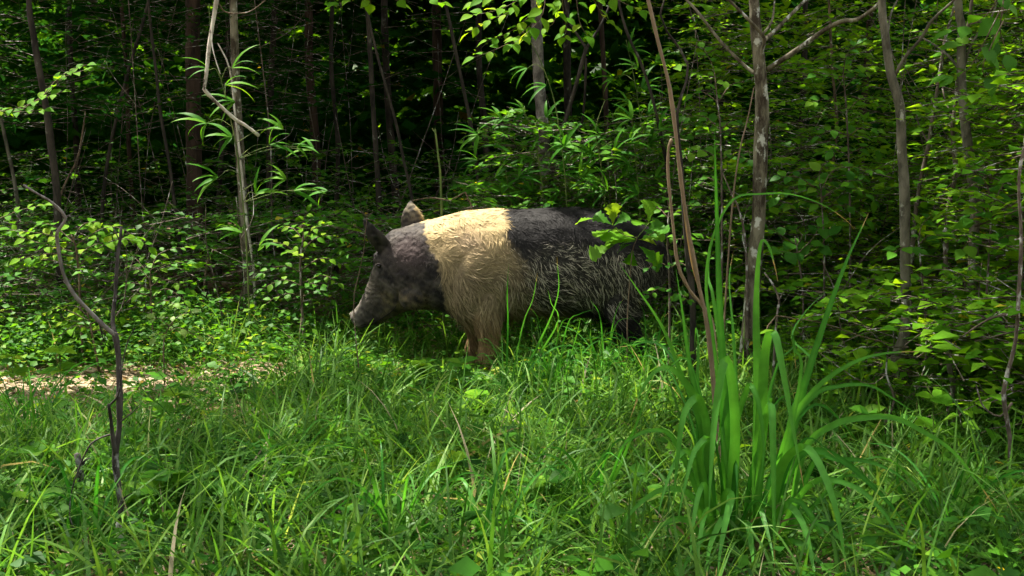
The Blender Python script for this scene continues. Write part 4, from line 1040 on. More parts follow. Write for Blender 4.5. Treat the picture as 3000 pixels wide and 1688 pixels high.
cf = [('leftmost arching cane of the thicket above the pig shoulders', 1480, 5.75, [(1490, 900), (1500, 640), (1480, 500), (1460, 420), (1400, 385)], [(1400, 395, 195, 5), (1440, 380, 20, 4), (1470, 350, 160, 4), (1400, 470, 190, 4), (1450, 520, 10, 5), (1520, 520, 30, 4), (1390, 550, 170, 4), (1470, 570, 20, 5)]),
      ('cane with drooping fans second from the left above the pig', 1600, 5.7, [(1600, 900), (1595, 640), (1580, 480), (1560, 380), (1520, 300)], [(1540, 330, 170, 5), (1580, 400, 200, 4), (1620, 430, 10, 5), (1560, 470, 190, 5), (1640, 510, 30, 5), (1560, 560, 160, 5), (1500, 450, 200, 4), (1600, 345, 40, 4)]),
      ('tall cane standing over the middle of the pig back', 1640, 5.6, [(1665, 900), (1660, 600), (1645, 430), (1620, 280), (1570, 150), (1530, 90)], [(1650, 430, 30, 5), (1655, 425, 175, 5), (1600, 250, 200, 3), (1545, 200, 210, 3), (1700, 520, 20, 5), (1640, 560, 200, 5), (1720, 460, 40, 4)]),
      ('cane with wide leaf fans left of the dry tan stalks', 1780, 5.55, [(1780, 900), (1775, 640), (1760, 480), (1745, 380), (1770, 300)], [(1760, 400, 170, 4), (1800, 450, 20, 5), (1745, 520, 200, 5), (1830, 520, 30, 5), (1780, 560, 170, 5), (1840, 420, 40, 4), (1740, 450, 190, 4)]),
      ('short cane above the pig rump', 1880, 5.6, [(1880, 900), (1878, 700), (1870, 560), (1860, 440), (1850, 340)], [(1850, 350, 160, 5), (1900, 420, 20, 5), (1840, 480, 190, 5), (1920, 520, 10, 5), (1870, 570, 160, 5), (1930, 380, 30, 4)]),
      ('high cane sprays beside the overhanging branch', 1870, 5.9, [(1900, 900), (1895, 560), (1880, 380), (1860, 240), (1835, 120)], [(1840, 150, 20, 5), (1870, 200, 160, 4), (1880, 260, 10, 5), (1840, 300, 190, 5), (1900, 330, 30, 4), (1920, 180, 10, 4), (1800, 230, 190, 4)])]
for i, (lab, u, Y, culm, fans) in enumerate(cf):
    cane(lab, culm, Y, fans, 70 + i, leaf=.15, tint=(.1, .85))

# oak seedling in front of the rump
base = foot(1842, 4.45)
pl = Plant('oak_seedling', 'oak seedling with lobed leaves in front of the pig rump', 'seedling', base, seed=81)
hub = P(1868, 695, 4.45)
pl.stem([base, P(1838, 960, 4.45), P(1843, 850, 4.45), P(1852, 740, 4.45), hub], .0035, .002, M_TWIG, 'stem')
pl.stem([hub, P(1885, 675, 4.45), P(1900, 655, 4.45)], .002, .0015, M_GREENSTEM, 'twig')
pl.stem([hub, P(1830, 690, 4.42), P(1795, 662, 4.4)], .002, .0013, M_TWIG, 'twig')
oak = [((1795, 660), (1742, 632), .9), ((1795, 660), (1795, 600), .85), ((1797, 662), (1840, 632), .8), ((1900, 655), (1902, 588), .5), ((1900, 655), (1858, 655), .35), ((1900, 655), (1918, 648), .3), ((1868, 698), (1785, 682), .45), ((1866, 702), (1765, 696), .4), ((1866, 704), (1775, 712), .4),
       ((1862, 708), (1820, 716), .4), ((1870, 702), (1920, 712), .45), ((1878, 700), (1945, 690), .9), ((1880, 722), (1935, 780), 1.0), ((1855, 728), (1845, 776), .95), ((1800, 718), (1730, 750), .9), ((1850, 715), (1812, 735), .6), ((1795, 672), (1745, 690), .3), ((1745, 640), (1690, 652), .3), ((1890, 690), (1935, 650), .8), ((1870, 720), (1915, 760), .7), ((1900, 672), (1955, 676), .6)]
for (s, e, w) in oak:
    dyy = pl.rng.uniform(-.06, .06)
    p0, p1 = P(*s, 4.45), P(*e, 4.45 + dyy)
    L = np.linalg.norm(p1 - p0)
    pl.leaf(p0, p1 - p0, nrm(np.array((pl.rng.normal(0, .25), -1.2 * w, 1.0))), L * 1.05, 'oak', M_LIGHT if w < .6 else M_LEAF, pl.rng.uniform(.55, .95), 1.25)

# saplings with leaves on the right
def leafy(label, stem_px, Y, sprays, seed, leaf=.06, tm='ovate', mat=None, tint=(.35, .9), gapn=.034, name='leafy_sapling', wid=1.1):
    base = foot(stem_px[0][0], Y)
    pl = Plant(name, label, 'sapling', base, 'leafy saplings on the right', seed)
    pl.stem([base] + [P(u, v, Y) for (u, v) in stem_px[1:]], .006, .003, M_LICHEN)
    for k, l in enumerate(sprays):
        pl.spray(PL(l, Y, pl.rng.uniform(-.2, .2)), leaf, gapn, tm, mat or M_LEAF, tint=tint, tilt=(0, -.55, 1), wid=wid)
leafy('leafy sapling with flat sprays right of the lichen patched trunk', [(2420, 1000), (2415, 760), (2405, 560)], 4.75,
      [[(2405, 560), (2340, 520), (2290, 520)], [(2408, 580), (2370, 540), (2300, 560), (2275, 580)], [(2405, 560), (2440, 500), (2500, 490), (2560, 500)], [(2408, 580), (2460, 550), (2520, 560), (2560, 590)], [(2410, 600), (2360, 590), (2310, 600)], [(2410, 610), (2450, 600), (2500, 615), (2545, 650)], [(2406, 560), (2400, 510), (2420, 470)], [(2410, 590), (2430, 560), (2490, 530), (2530, 530)]], 91)
leafy('sapling with broad toothed leaves low behind the arching blade', [(2360, 1060), (2352, 860), (2330, 700)], 4.7,
      [[(2335, 720), (2290, 690), (2250, 665)], [(2335, 720), (2350, 690), (2330, 670)], [(2340, 740), (2380, 700), (2400, 665)], [(2338, 740), (2310, 740), (2280, 735)], [(2345, 760), (2390, 730), (2430, 690)]], 92, .075, 'tooth', None, (.3, .7), .06, wid=1.0)
leafy('sapling leafing out beside the smooth grey trunk, right side', [(2720, 1200), (2715, 1000), (2700, 800), (2690, 700)], 4.1,
      [[(2690, 720), (2720, 690), (2760, 690)], [(2692, 740), (2660, 720), (2620, 740)], [(2700, 800), (2740, 780), (2790, 790)], [(2700, 820), (2660, 830), (2620, 860)], [(2706, 880), (2750, 870), (2800, 880), (2830, 910)], [(2710, 940), (2680, 940), (2640, 960)], [(2712, 960), (2760, 950), (2810, 985)], [(2716, 1040), (2760, 1020), (2800, 1040)], [(2692, 705), (2700, 660), (2730, 630)]], 93)
leafy('bushy sapling at the right edge between two speckled stems', [(2900, 1300), (2895, 1100), (2890, 900), (2900, 700), (2905, 600)], 3.9,
      [[(2902, 640), (2870, 620), (2840, 640)], [(2902, 640), (2940, 620), (2985, 640)], [(2900, 720), (2850, 700), (2820, 730)], [(2900, 720), (2950, 690), (3000, 700)], [(2892, 820), (2850, 800), (2810, 830)], [(2892, 830), (2940, 800), (2990, 820)], [(2892, 920), (2840, 910), (2800, 950)], [(2892, 930), (2940, 910), (2990, 940)], [(2895, 1020), (2850, 1010), (2800, 1050)], [(2895, 1030), (2940, 1010), (2980, 1050)], [(2897, 1120), (2860, 1110), (2830, 1150)], [(2897, 1120), (2940, 1110), (2980, 1140)], [(2905, 600), (2890, 540), (2860, 500)], [(2905, 610), (2940, 540), (2980, 520)]], 94)
leafy('airy sapling between the lichen patched and the smooth grey trunk, upper part', [(2500, 950), (2490, 600), (2480, 330), (2470, 220)], 5.1,
      [[(2480, 330), (2430, 290), (2380, 300)], [(2480, 330), (2520, 290), (2570, 290)], [(2474, 260), (2440, 220), (2390, 220)], [(2474, 260), (2510, 220), (2560, 200)], [(2484, 400), (2440, 380), (2400, 400)], [(2484, 400), (2530, 370), (2570, 380)], [(2488, 450), (2540, 430), (2580, 450)], [(2488, 460), (2450, 440), (2400, 450)], [(2470, 220), (2480, 160), (2510, 130)]], 95, .055)
leafy('sapling with small drooping leaves left of the lichen patched trunk', [(2120, 900), (2115, 600), (2110, 380), (2100, 280)], 4.9,
      [[(2110, 380), (2060, 340), (2010, 345)], [(2110, 380), (2150, 350), (2185, 365)], [(2104, 300), (2060, 270), (2020, 280)], [(2104, 300), (2140, 250), (2180, 240)], [(2112, 470), (2060, 440), (2010, 455)], [(2112, 470), (2150, 450), (2190, 470)], [(2114, 540), (2070, 520), (2030, 530)], [(2100, 280), (2090, 200), (2060, 140)]], 96, .055)

# ------------------------------------------------------------------ wide-bladed grass clump
def ribbon(acc, pts, w0, tint, face=None, rng=R, fold=.22, taper=2.4, step=.035):
    c = smooth_path(pts, step, None, 4)
    n = len(c)
    seg = np.linalg.norm(np.diff(c, axis=0), axis=1); s = np.concatenate([[0], np.cumsum(seg)]); s = s / s[-1]
    t = nrm(np.gradient(c, axis=0))
    f = np.array((0, -1, .25)) if face is None else np.asarray(face, float)
    f = f + np.array((.25, 0, 0)) * np.sin(s * 5 + rng.uniform(0, 6))[:, None]
    sd = nrm(np.cross(t, f)); nn = nrm(np.cross(sd, t))
    w = w0 * (.45 + .55 * np.clip(s / .3, 0, 1)) * np.clip(1.02 - s ** taper, .02, 1)
    mid = c - nn * (w * fold)[:, None] * .5
    V = np.stack([c - sd * w[:, None] / 2, mid, c + sd * w[:, None] / 2], 1).reshape(-1, 3)
    Q = []
    for i in range(n - 1):
        for k in (0, 1): Q.append((3 * i + k, 3 * i + k + 1, 3 * i + 4 + k, 3 * i + 3 + k))
    tt = np.clip(np.stack([tint + 0 * s, np.minimum(tint + .28, .9) + 0 * s, tint + 0 * s], 1), 0, .92)
    if rng.uniform() < .45: tt[s > .93] = 1.0
    acc.add(V, np.array(Q), None, tt.ravel())
def Z8(l): return [(1900 + .751 * x, 600 + .751 * y) for (x, y) in l]
def big_grass():
    rg = np.random.default_rng(5)
    by = 2.52
    base = foot(2160, by)
    root = thing('wide_bladed_grass', 'tall clump of wide arching grass blades in the right foreground', 'grass clump', base)
    B = [([(330, 1250), (300, 900), (278, 400), (268, 100), (257, -288)], 34, .0, .3), ([(400, 1250), (425, 800), (420, 400), (436, 158), (468, 160), (492, 240), (505, 300)], 36, -.05, .65),
         ([(440, 1260), (560, 900), (640, 600), (760, 250), (860, 30)], 32, .1, .35), ([(420, 1240), (440, 800), (460, 540), (490, 503), (515, 600), (560, 850), (605, 1100)], 42, -.22, .8),
         ([(330, 1260), (338, 900), (305, 602), (265, 780), (245, 1000), (235, 1230)], 42, -.25, .6), ([(290, 1280), (235, 950), (205, 775), (175, 760), (135, 830), (112, 1000), (95, 1200)], 36, -.2, .6),
         ([(330, 1250), (335, 900), (380, 730), (402, 708), (430, 780), (450, 950), (432, 1100)], 28, -.15, .55), ([(400, 1280), (440, 950), (468, 780), (482, 800), (487, 1050), (492, 1420)], 36, -.28, .5),
         ([(430, 1280), (510, 1050), (585, 950), (640, 970), (700, 1090), (745, 1250), (772, 1449)], 40, -.3, .75), ([(430, 1250), (540, 900), (650, 720), (790, 620), (920, 580), (1065, 572)], 26, .05, .6),
         ([(430, 1250), (530, 930), (640, 750), (740, 708), (860, 705), (960, 760), (1080, 840)], 22, .1, .4), ([(480, 1250), (600, 980), (720, 860), (850, 830), (960, 832), (1080, 890), (1190, 965), (1290, 1090), (1365, 1200)], 26, -.05, .7),
         ([(440, 1280), (560, 1020), (660, 960), (760, 1000), (860, 1085), (960, 1190), (1045, 1330)], 30, -.12, .25), ([(310, 1250), (220, 900), (165, 650), (130, 400), (105, 240)], 26, .05, .4),
         ([(300, 1260), (210, 900), (120, 640), (50, 470), (-50, 320), (-117, 225)], 20, -.1, .75), ([(290, 1260), (210, 850), (140, 690), (80, 638), (20, 655), (-35, 740), (-70, 830)], 38, -.15, .65),
         ([(350, 1260), (262, 600), (225, 330), (250, 130), (330, -20), (440, -42), (560, -40), (680, 0), (770, 60), (805, 100)], 15, .12, .55), ([(330, 1250), (305, 800), (255, 380), (232, 280), (244, 160), (270, 70)], 24, .15, .7),
         ([(420, 1260), (560, 800), (640, 620), (560, 520), (610, 420), (700, 330)], 16, .3, .5), ([(460, 1280), (640, 1010), (740, 995), (850, 1000), (970, 1050), (1060, 1140)], 24, -.1, .35),
         ([(440, 1300), (640, 1180), (760, 1060), (860, 1080), (950, 1140)], 18, -.05, .5), ([(300, 1280), (190, 1050), (150, 960), (100, 1010), (60, 1120), (30, 1240)], 26, -.25, .55),
         ([(330, 1280), (200, 1000), (230, 910), (180, 960), (145, 1080), (110, 1250)], 30, -.3, .5), ([(330, 1300), (300, 1150), (322, 1140), (298, 1250), (280, 1350), (268, 1460)], 34, -.35, .55),
         ([(310, 1320), (240, 1220), (222, 1200), (200, 1300), (185, 1460)], 30, -.35, .65), ([(300, 1310), (225, 1110), (195, 1130), (170, 1280), (160, 1420)], 26, -.3, .6), ([(400, 1320), (430, 1190), (450, 1230), (475, 1320), (490, 1400)], 26, -.25, .5),
         ([(420, 1300), (560, 1150), (680, 1290), (600, 1200)], 24, -.2, .45), ([(360, 1250), (345, 800), (330, 500), (315, 300), (330, 180)], 18, .2, .45), ([(420, 1270), (590, 700), (570, 560), (562, 510), (575, 640)], 22, .0, .55),
         ([(300, 1330), (180, 1150), (60, 1110), (-60, 1190), (-150, 1330)], 26, -.2, .6), ([(310, 1330), (150, 1230), (10, 1280), (-90, 1430)], 24, -.25, .55), ([(420, 1330), (600, 1230), (760, 1310), (880, 1449)], 28, -.25, .6),
         ([(430, 1330), (560, 1310), (690, 1420), (730, 1480)], 26, -.3, .5), ([(360, 1330), (382, 1235), (402, 1340), (412, 1470)], 30, -.3, .7), ([(300, 1330), (240, 1270), (150, 1390), (115, 1500)], 28, -.3, .6), ([(340, 1330), (300, 1220), (240, 1330), (225, 1480)], 30, -.32, .75),
         ([(400, 1330), (520, 1180), (600, 1240), (640, 1400), (650, 1480)], 30, -.3, .65), ([(420, 1300), (620, 1100), (780, 1090), (900, 1180), (1000, 1330), (1050, 1440)], 24, -.2, .55), ([(330, 1300), (120, 950), (20, 880), (-90, 930), (-170, 1040)], 24, -.15, .5),
         ([(340, 1250), (200, 800), (195, 560), (185, 480), (180, 560)], 20, .1, .5), ([(380, 1260), (480, 700), (560, 560), (560, 540)], 22, .15, .3)]
    for (l, w, dy, tint) in B:
        px = Z8(l); n = len(px)
        pts = []
        for k, (u, v) in enumerate(px):
            d = by + dy * (k / (n - 1)) ** .8
            pts.append(P(u, v, d))
        pts[0] = base + np.array(((px[0][0] - 2160) * .0013, rg.uniform(-.05, .05), -.01))
        a = Acc(); ribbon(a, pts, w * .751 * by / F_PX * 1.12, min(.85, tint + .12), rng=rg)
        link('blade', a.mesh('blade', base), M_BIGGRASS, root)
    for k in range(14):   # shorter blades and sheaths filling the heart of the clump
        az = rg.uniform(0, 2 * PI); L = rg.uniform(.22, .70); r = rg.uniform(.01, .10)
        b0 = base + np.array((r * math.cos(az), r * math.sin(az) * .7, -.01))
        out = np.array((math.cos(az), math.sin(az), 0))
        ln = rg.uniform(.08, .6)
        pts = [b0, b0 + out * L * ln * .25 + np.array((0, 0, L * .5)), b0 + out * L * ln * .7 + np.array((0, 0, L * .82)), b0 + out * L * ln * 1.3 + np.array((0, 0, L * rg.uniform(.55, 1.0)))]
        a = Acc(); ribbon(a, pts, rg.uniform(.008, .016), rg.uniform(.0, .5), face=(rg.normal(0, .5), -1, .3), rng=rg)
        link('blade', a.mesh('blade', base), M_BIGGRASS, root)
    for k in range(16):
        az = rg.uniform(0, 2 * PI); r = rg.uniform(.01, .09); L = rg.uniform(.12, .34)
        b0 = base + np.array((r * math.cos(az), r * math.sin(az), -.01))
        e = b0 + np.array((math.cos(az) * L * rg.uniform(.1, .9), math.sin(az) * L * .5, L * rg.uniform(.4, .9)))
        a = Acc(); ribbon(a, [b0, (b0 + e) / 2 + np.array((0, 0, .04)), e], .009, rg.uniform(.1, .9), rng=rg)
        link('dry_blade', a.mesh('dry_blade', base), M_STRAW, root)
big_grass()
def tuft(label, px, Y, lines, seed, w=.010, mat=None, n_extra=8, h=.3, name='grass_tuft', group='grass tufts standing out of the turf'):
    rg = np.random.default_rng(seed)
    base = foot(px, Y)
    root = thing(name, label, 'grass tuft', base, group)
    for l in lines:
        pts = [P(u, v, Y - .04 * k) for k, (u, v) in enumerate(l)]; pts[0] = base + rg.normal(0, .012, 3) * np.array((1, 1, 0))
        a = Acc(); ribbon(a, pts, w * rg.uniform(.8, 1.2), rg.uniform(.2, .85), rng=rg)
        link('blade', a.mesh('blade', base), mat or M_BIGGRASS, root)
    for k in range(n_extra):
        az = rg.uniform(0, 2 * PI); L = h * rg.uniform(.5, 1.15); ln = rg.uniform(.2, .9)
        b0 = base + rg.normal(0, .02, 3) * np.array((1, 1, 0)); out = np.array((math.cos(az), math.sin(az), 0))
        pts = [b0, b0 + out * L * ln * .3 + np.array((0, 0, L * .5)), b0 + out * L * ln * .8 + np.array((0, 0, L * .8)), b0 + out * L * ln * 1.4 + np.array((0, 0, L * rg.uniform(.5, .9)))]
        a = Acc(); ribbon(a, pts, w * rg.uniform(.6, 1.0), rg.uniform(.1, .8), rng=rg, face=(rg.normal(0, .6), -1, .4))
        link('blade', a.mesh('blade', base), mat or M_BIGGRASS, root)
tuft('dark upright grass tuft with a V of two blades at the bottom middle', 1155, 2.55, [[(1150, 1660), (1120, 1500), (1085, 1380), (1065, 1310)], [(1160, 1660), (1200, 1500), (1235, 1420), (1255, 1355)], [(1165, 1660), (1230, 1560), (1290, 1500)]], 301, .012)
tuft('upright grass tuft in front of the pig belly', 1480, 4.2, [[(1495, 1060), (1488, 960), (1486, 860), (1490, 770)], [(1500, 1060), (1530, 960), (1560, 880), (1575, 800)], [(1640, 1050), (1628, 960), (1615, 890), (1605, 850)], [(1620, 1040), (1625, 900), (1632, 750)]], 302, .009, n_extra=6)
tuft('leaning grass tuft left of the wide bladed clump', 1720, 2.75, [[(1760, 1600), (1800, 1400), (1880, 1200), (1930, 1060)], [(1750, 1600), (1770, 1450), (1830, 1300), (1900, 1230)], [(1755, 1600), (1762, 1500), (1764, 1380), (1790, 1320)], [(1750, 1600), (1700, 1400), (1650, 1320), (1580, 1310)]], 303, .011)
tuft('bright arching tuft at the bottom edge left of centre', 230, 2.45, [[(220, 1680), (225, 1600), (290, 1650)], [(215, 1680), (300, 1590), (390, 1590), (430, 1680)], [(210, 1680), (205, 1560), (198, 1500)], [(240, 1680), (330, 1560), (420, 1540)]], 304, .012)
tuft('tuft fanning out at the bottom right corner', 2800, 2.7, [[(2700, 1600), (2790, 1480), (2850, 1330), (2905, 1360)], [(2710, 1600), (2640, 1450), (2630, 1300)], [(2790, 1640), (2840, 1520), (2900, 1370)], [(2790, 1650), (2790, 1500), (2760, 1450)], [(2900, 1680), (2950, 1500), (2960, 1400)], [(2890, 1680), (2960, 1560), (3010, 1480)]], 305, .011)
tuft('dense dark tuft at the left edge below the bare soil', 60, 3.4, [[(90, 1350), (60, 1250), (20, 1180), (-30, 1140)], [(95, 1350), (85, 1230), (60, 1160), (40, 1110)], [(100, 1350), (110, 1250), (80, 1170)]], 306, .007, n_extra=24)
tuft('pale dry and green tuft in the sun before the left wood', 660, 5.1, [[(650, 1000), (640, 940), (600, 890), (560, 880)], [(660, 1000), (690, 940), (700, 880)], [(650, 1000), (600, 940), (575, 925)], [(670, 1000), (720, 930), (760, 900)]], 307, .008, M_GRASS, 26, .25)
tuft('long pale blades arching over the bottom centre', 1430, 2.5, [[(1490, 1690), (1470, 1630), (1430, 1640), (1380, 1690)], [(1480, 1690), (1440, 1600), (1390, 1590), (1350, 1660)], [(1520, 1690), (1480, 1620), (1420, 1610)], [(1500, 1690), (1590, 1640), (1700, 1600)]], 308, .012)
tuft('tuft of thin blades right of the pig foreleg', 1640, 4.3, [[(1640, 1060), (1660, 960), (1700, 920), (1750, 905)], [(1650, 1060), (1690, 980), (1700, 930)], [(1640, 1060), (1600, 980), (1560, 960)]], 309, .008, None, 18, .3)
tuft('blade tuft standing in the turf below the pig snout', 830, 3.1, [[(820, 1420), (790, 1300), (770, 1250)], [(830, 1420), (850, 1320), (890, 1240)], [(825, 1420), (810, 1340), (760, 1300)]], 310, .009, None, 12, .28)

tuft('tall grass hiding the hind legs of the pig', 1770, 4.5, [[(1770, 1040), (1760, 940), (1730, 880)], [(1780, 1040), (1800, 930), (1830, 870)], [(1765, 1040), (1800, 960), (1850, 930)], [(1770, 1040), (1720, 960), (1690, 930)]], 311, .009, None, 26, .30)
tuft('grass tuft under the belly of the pig', 1600, 4.45, [[(1600, 1045), (1580, 950), (1550, 900)], [(1605, 1045), (1640, 960), (1680, 930)]], 312, .009, None, 24, .24)
tuft('dark grass tuft below the oak seedling', 1900, 4.4, [[(1900, 1050), (1890, 940), (1870, 880)], [(1905, 1050), (1940, 950), (1960, 860)]], 313, .009, None, 26, .32)
leafy('thin sapling with small leaves covering the end of the pig rump', [(1965, 1000), (1962, 850), (1955, 700), (1960, 620)], 4.55,
      [[(1956, 700), (1930, 680), (1900, 690)], [(1956, 720), (1990, 700), (2030, 710)], [(1958, 640), (1930, 610), (1890, 605)], [(1958, 640), (1990, 610), (2030, 600)], [(1958, 780), (1930, 770), (1900, 785)], [(1958, 790), (1990, 770), (2020, 785)], [(1960, 850), (1930, 845), (1900, 865)], [(1960, 620), (1955, 580), (1940, 550)], [(1960, 880), (1990, 860), (2015, 880)]], 97, .042, tint=(.3, .85), gapn=.026)

# ------------------------------------------------------------------ dry stalks, dead sapling and broken branches
Y = 2.95
base = foot(2125, Y)
root = thing('dry_grass_stalk', 'two dry tan cane stalks, one bent over, rising from the wide grass clump', 'dry stalk', base)
for l, w0, w1, nm in [([(2125, 1500), (2095, 1200), (2072, 960), (2040, 800), (2005, 600), (1985, 440), (1962, 260), (1925, 110), (1885, -60)], 16, 15, 'stalk'), ([(2095, 1200), (2080, 960), (2060, 900), (2020, 850), (1985, 770), (1970, 640), (1958, 520), (1958, 440), (1968, 408)], 14, 12, 'stalk'),
                      ([(2060, 890), (2085, 940), (2098, 1040), (2105, 1140)], 12, 9, 'dry_leaf')]:
    a = Acc(); pts = PL(l, Y, -.05); 
    if nm == 'stalk': tube(a, pts, w0 * Y / F_PX / 2 * .72, w1 * Y / F_PX / 2 * .72, 8, .03, .16, tint=.62)
    else: ribbon(a, pts, w0 * Y / F_PX, .6)
    link(nm, a.mesh(nm, base), M_STRAW, root)
a = Acc(); ribbon(a, PL([(2000, 560), (2010, 640), (2025, 760), (2040, 830)], Y - .02), 12 * Y / F_PX, .8); link('dry_leaf', a.mesh('dry_leaf', base), M_STRAW, root)

Y = 2.5
base = foot(352, Y)
pl = Plant('dead_sapling', 'bare dead sapling with a forked grey stem in the left foreground', 'dead tree', base, seed=401)
pl.stem([base - np.array((0, 0, .03)), P(350, 1560, Y), P(352, 1530, Y)], .0085, .0085, M_WHITE_PAINT, 'stem_foot', 8, .02)
pl.stem(PL([(352, 1532), (354, 1480), (346, 1420), (338, 1340), (348, 1260), (350, 1180), (350, 1110), (345, 1030), (336, 975)], Y), .0078, .0070, M_DEADWOOD, 'stem', 9, .03, .12)
pl.stem(PL([(336, 978), (330, 940), (338, 860), (344, 760), (352, 700), (355, 666)], Y, .1), .0055, .0036, M_DEADWOOD, 'branch', 8, .03, .10)
pl.stem(PL([(340, 985), (300, 950), (255, 905), (215, 860), (185, 800), (170, 720), (168, 680), (192, 638), (150, 592), (110, 568), (70, 543)], Y, -.15), .0058, .0024, M_GREYWOOD, 'branch', 8, .03, .10)
pl.stem(PL([(340, 1340), (330, 1280), (325, 1230), (318, 1185)], Y, -.05), .006, .0035, M_DEADWOOD, 'branch', 7, .03, .10)
pl.stem(PL([(328, 1272), (290, 1285), (258, 1312), (225, 1390), (208, 1450), (204, 1510), (215, 1545)], Y, -.1), .0026, .0012, M_DEADWOOD, 'twig', 6, .03, .06)
pl.stem(PL([(320, 1188), (345, 1160), (352, 1120), (360, 1060), (375, 1000), (395, 960)], Y, -.06), .0024, .0012, M_DEADWOOD, 'twig', 6, .03, .06)
pl.stem(PL([(348, 1240), (380, 1215), (410, 1190)], Y, -.06), .0022, .0010, M_DEADWOOD, 'twig', 6, .03, .06)
pl.stem(PL([(354, 1470), (370, 1455), (388, 1445)], Y, -.04), .003, .0010, M_DEADWOOD, 'twig', 6, .03, .06)
pl.stem(PL([(348, 700), (330, 665), (320, 655)], Y, .02), .0015, .0008, M_DEADWOOD, 'twig', 5, .03, .06)
pl.stem(PL([(336, 815), (320, 825), (300, 822)], Y, .02), .0015, .0008, M_DEADWOOD, 'twig', 5, .03, .06)
pl.stem(PL([(290, 940), (300, 985), (310, 1010)], Y, .02), .0022, .0010, M_DEADWOOD, 'twig', 5, .03, .06)
pl.stem(PL([(192, 638), (215, 622), (240, 600)], Y, .05), .0014, .0007, M_DEADWOOD, 'twig', 5, .03, .06)
base = foot(228, 2.75)
pl = Plant('dead_stub', 'short dark broken stub in the grass left of the dead sapling', 'stump', base, seed=402)
pl.stem([base - np.array((0, 0, .02)), P(232, 1450, 2.75), P(236, 1390, 2.75), P(226, 1330, 2.75)], .011, .008, M_DEADWOOD, 'stem', 8, .03, .12)
pl.stem(PL([(236, 1375), (248, 1350), (262, 1343)], 2.75), .004, .002, M_DEADWOOD, 'twig', 6, .03, .06)

Y = 5.0
b = P(640, -40, Y)
pl = Plant('broken_branch', 'pale broken branch hanging down and kinked, in front of the dark wood', 'branch', b, seed=403)
pl.stem([P(690, -420, Y + .2), P(640, -40, Y), P(628, 40, Y), P(614, 130, Y), P(604, 220, Y), P(598, 264, Y)], .012, .0075, M_BARK_PALE, 'branch', 9, .04, .08)
pl.stem(PL([(597, 260), (618, 285), (650, 315), (690, 350), (725, 372), (758, 398)], Y, .15), .0085, .0085, M_BARK_PALE, 'broken_end', 9, .04, .10)
pl.stem(PL([(640, 10), (660, 35), (700, 40), (740, 30), (790, -10)], Y, .1), .004, .002, M_TWIG, 'twig', 6, .04)
pl.stem(PL([(622, 60), (620, 120), (630, 170), (645, 215)], Y, -.1), .004, .002, M_BARK_PALE, 'twig', 6, .04)
base = foot(1050, 4.55)
pl = Plant('dry_twig', 'bare thin twig standing before the face of the pig', 'twig', base, seed=404)
pl.stem([base, P(1036, 900, 4.6), P(1050, 810, 4.6), P(1065, 740, 4.6), P(1070, 680, 4.6), P(1076, 637, 4.6)], .0028, .0016, M_TWIG, 'stem', 6, .04)
for l in [[(1076, 637), (1062, 622), (1052, 605)], [(1076, 637), (1078, 622), (1074, 606)], [(1078, 634), (1088, 625), (1092, 615)]]: pl.stem(PL(l, 4.6), .0014, .0007, M_TWIG, 'twig', 5, .03)
pl.stem(PL([(1073, 642), (1095, 648), (1115, 670), (1130, 692)], 4.6), .0016, .0008, M_TWIG, 'twig', 5, .03)

# bare twigs and creepers crossing the wood
def wand(name, label, l, Y, w0, w1, mat, forks=(), seed=1, dy=.1, grounded=True):
    pts = PL(l, Y, dy)
    if grounded: pts = [foot(l[0][0], Y)] + pts[1:]
    pl = Plant(name, label, 'stem', pts[0], 'bare stems and twigs', seed)
    pl.stem(pts, w0 * Y / F_PX / 2, w1 * Y / F_PX / 2, mat, 'stem', 6, .05, .06)
    for f in forks: pl.stem(PL(f, Y, .05), w1 * .8 * Y / F_PX / 2, w1 * .4 * Y / F_PX / 2, mat, 'twig', 5, .04)
wand('bare_sapling', 'thin upright reed stem rising behind the ears of the pig', [(1300, 900), (1292, 560), (1284, 460), (1275, 380)], 5.4, 8, 5, M_GREENSTEM, [[(1276, 390), (1270, 382), (1266, 376)]], 411)
wand('bare_twig', 'thin red brown twig running level over the neck of the pig', [(1400, 900), (1380, 600), (1320, 588), (1260, 580), (1210, 588)], 5.3, 5, 4, M_TWIG, (), 412)
wand('bare_sapling', 'crooked white flecked twig right of the wide grass blades', [(2270, 1000), (2275, 940), (2282, 880), (2262, 830), (2240, 800)], 4.2, 8, 5, M_LICHEN, [[(2282, 880), (2292, 860), (2300, 855)]], 413)
wand('bare_sapling', 'thin slanting dry wand between the wide grass and the lichen patched tree', [(2118, 1000), (2132, 780), (2150, 560), (2170, 430), (2190, 350), (2208, 260)], 4.4, 7, 4, M_STRAW, (), 414)
wand('bare_sapling', 'slanting pale twig on the left side of the lichen patched trunk', [(2200, 900), (2186, 740), (2166, 620), (2140, 560), (2118, 510)], 4.5, 8, 4, M_LICHEN, [[(2186, 740), (2176, 700), (2180, 640), (2200, 580)]], 415)
wand('bare_twig', 'long thin dry stem arching across the right foreground leaves', [(2220, 1100), (2250, 955), (2330, 935), (2420, 950), (2520, 985), (2620, 1010)], 3.9, 5, 3, M_STRAW, (), 416)
wand('bare_sapling', 'bare slanting twig in the shade right of the left cane', [(580, 900), (610, 760), (660, 730), (700, 725)], 6.0, 8, 5, M_TWIG, (), 417)
wand('bare_sapling', 'dark thin stem in the left wood beside the lit branch', [(100, 800), (170, 600), (225, 470), (240, 400), (250, 330)], 6.6, 7, 5, M_TWIG, (), 418)

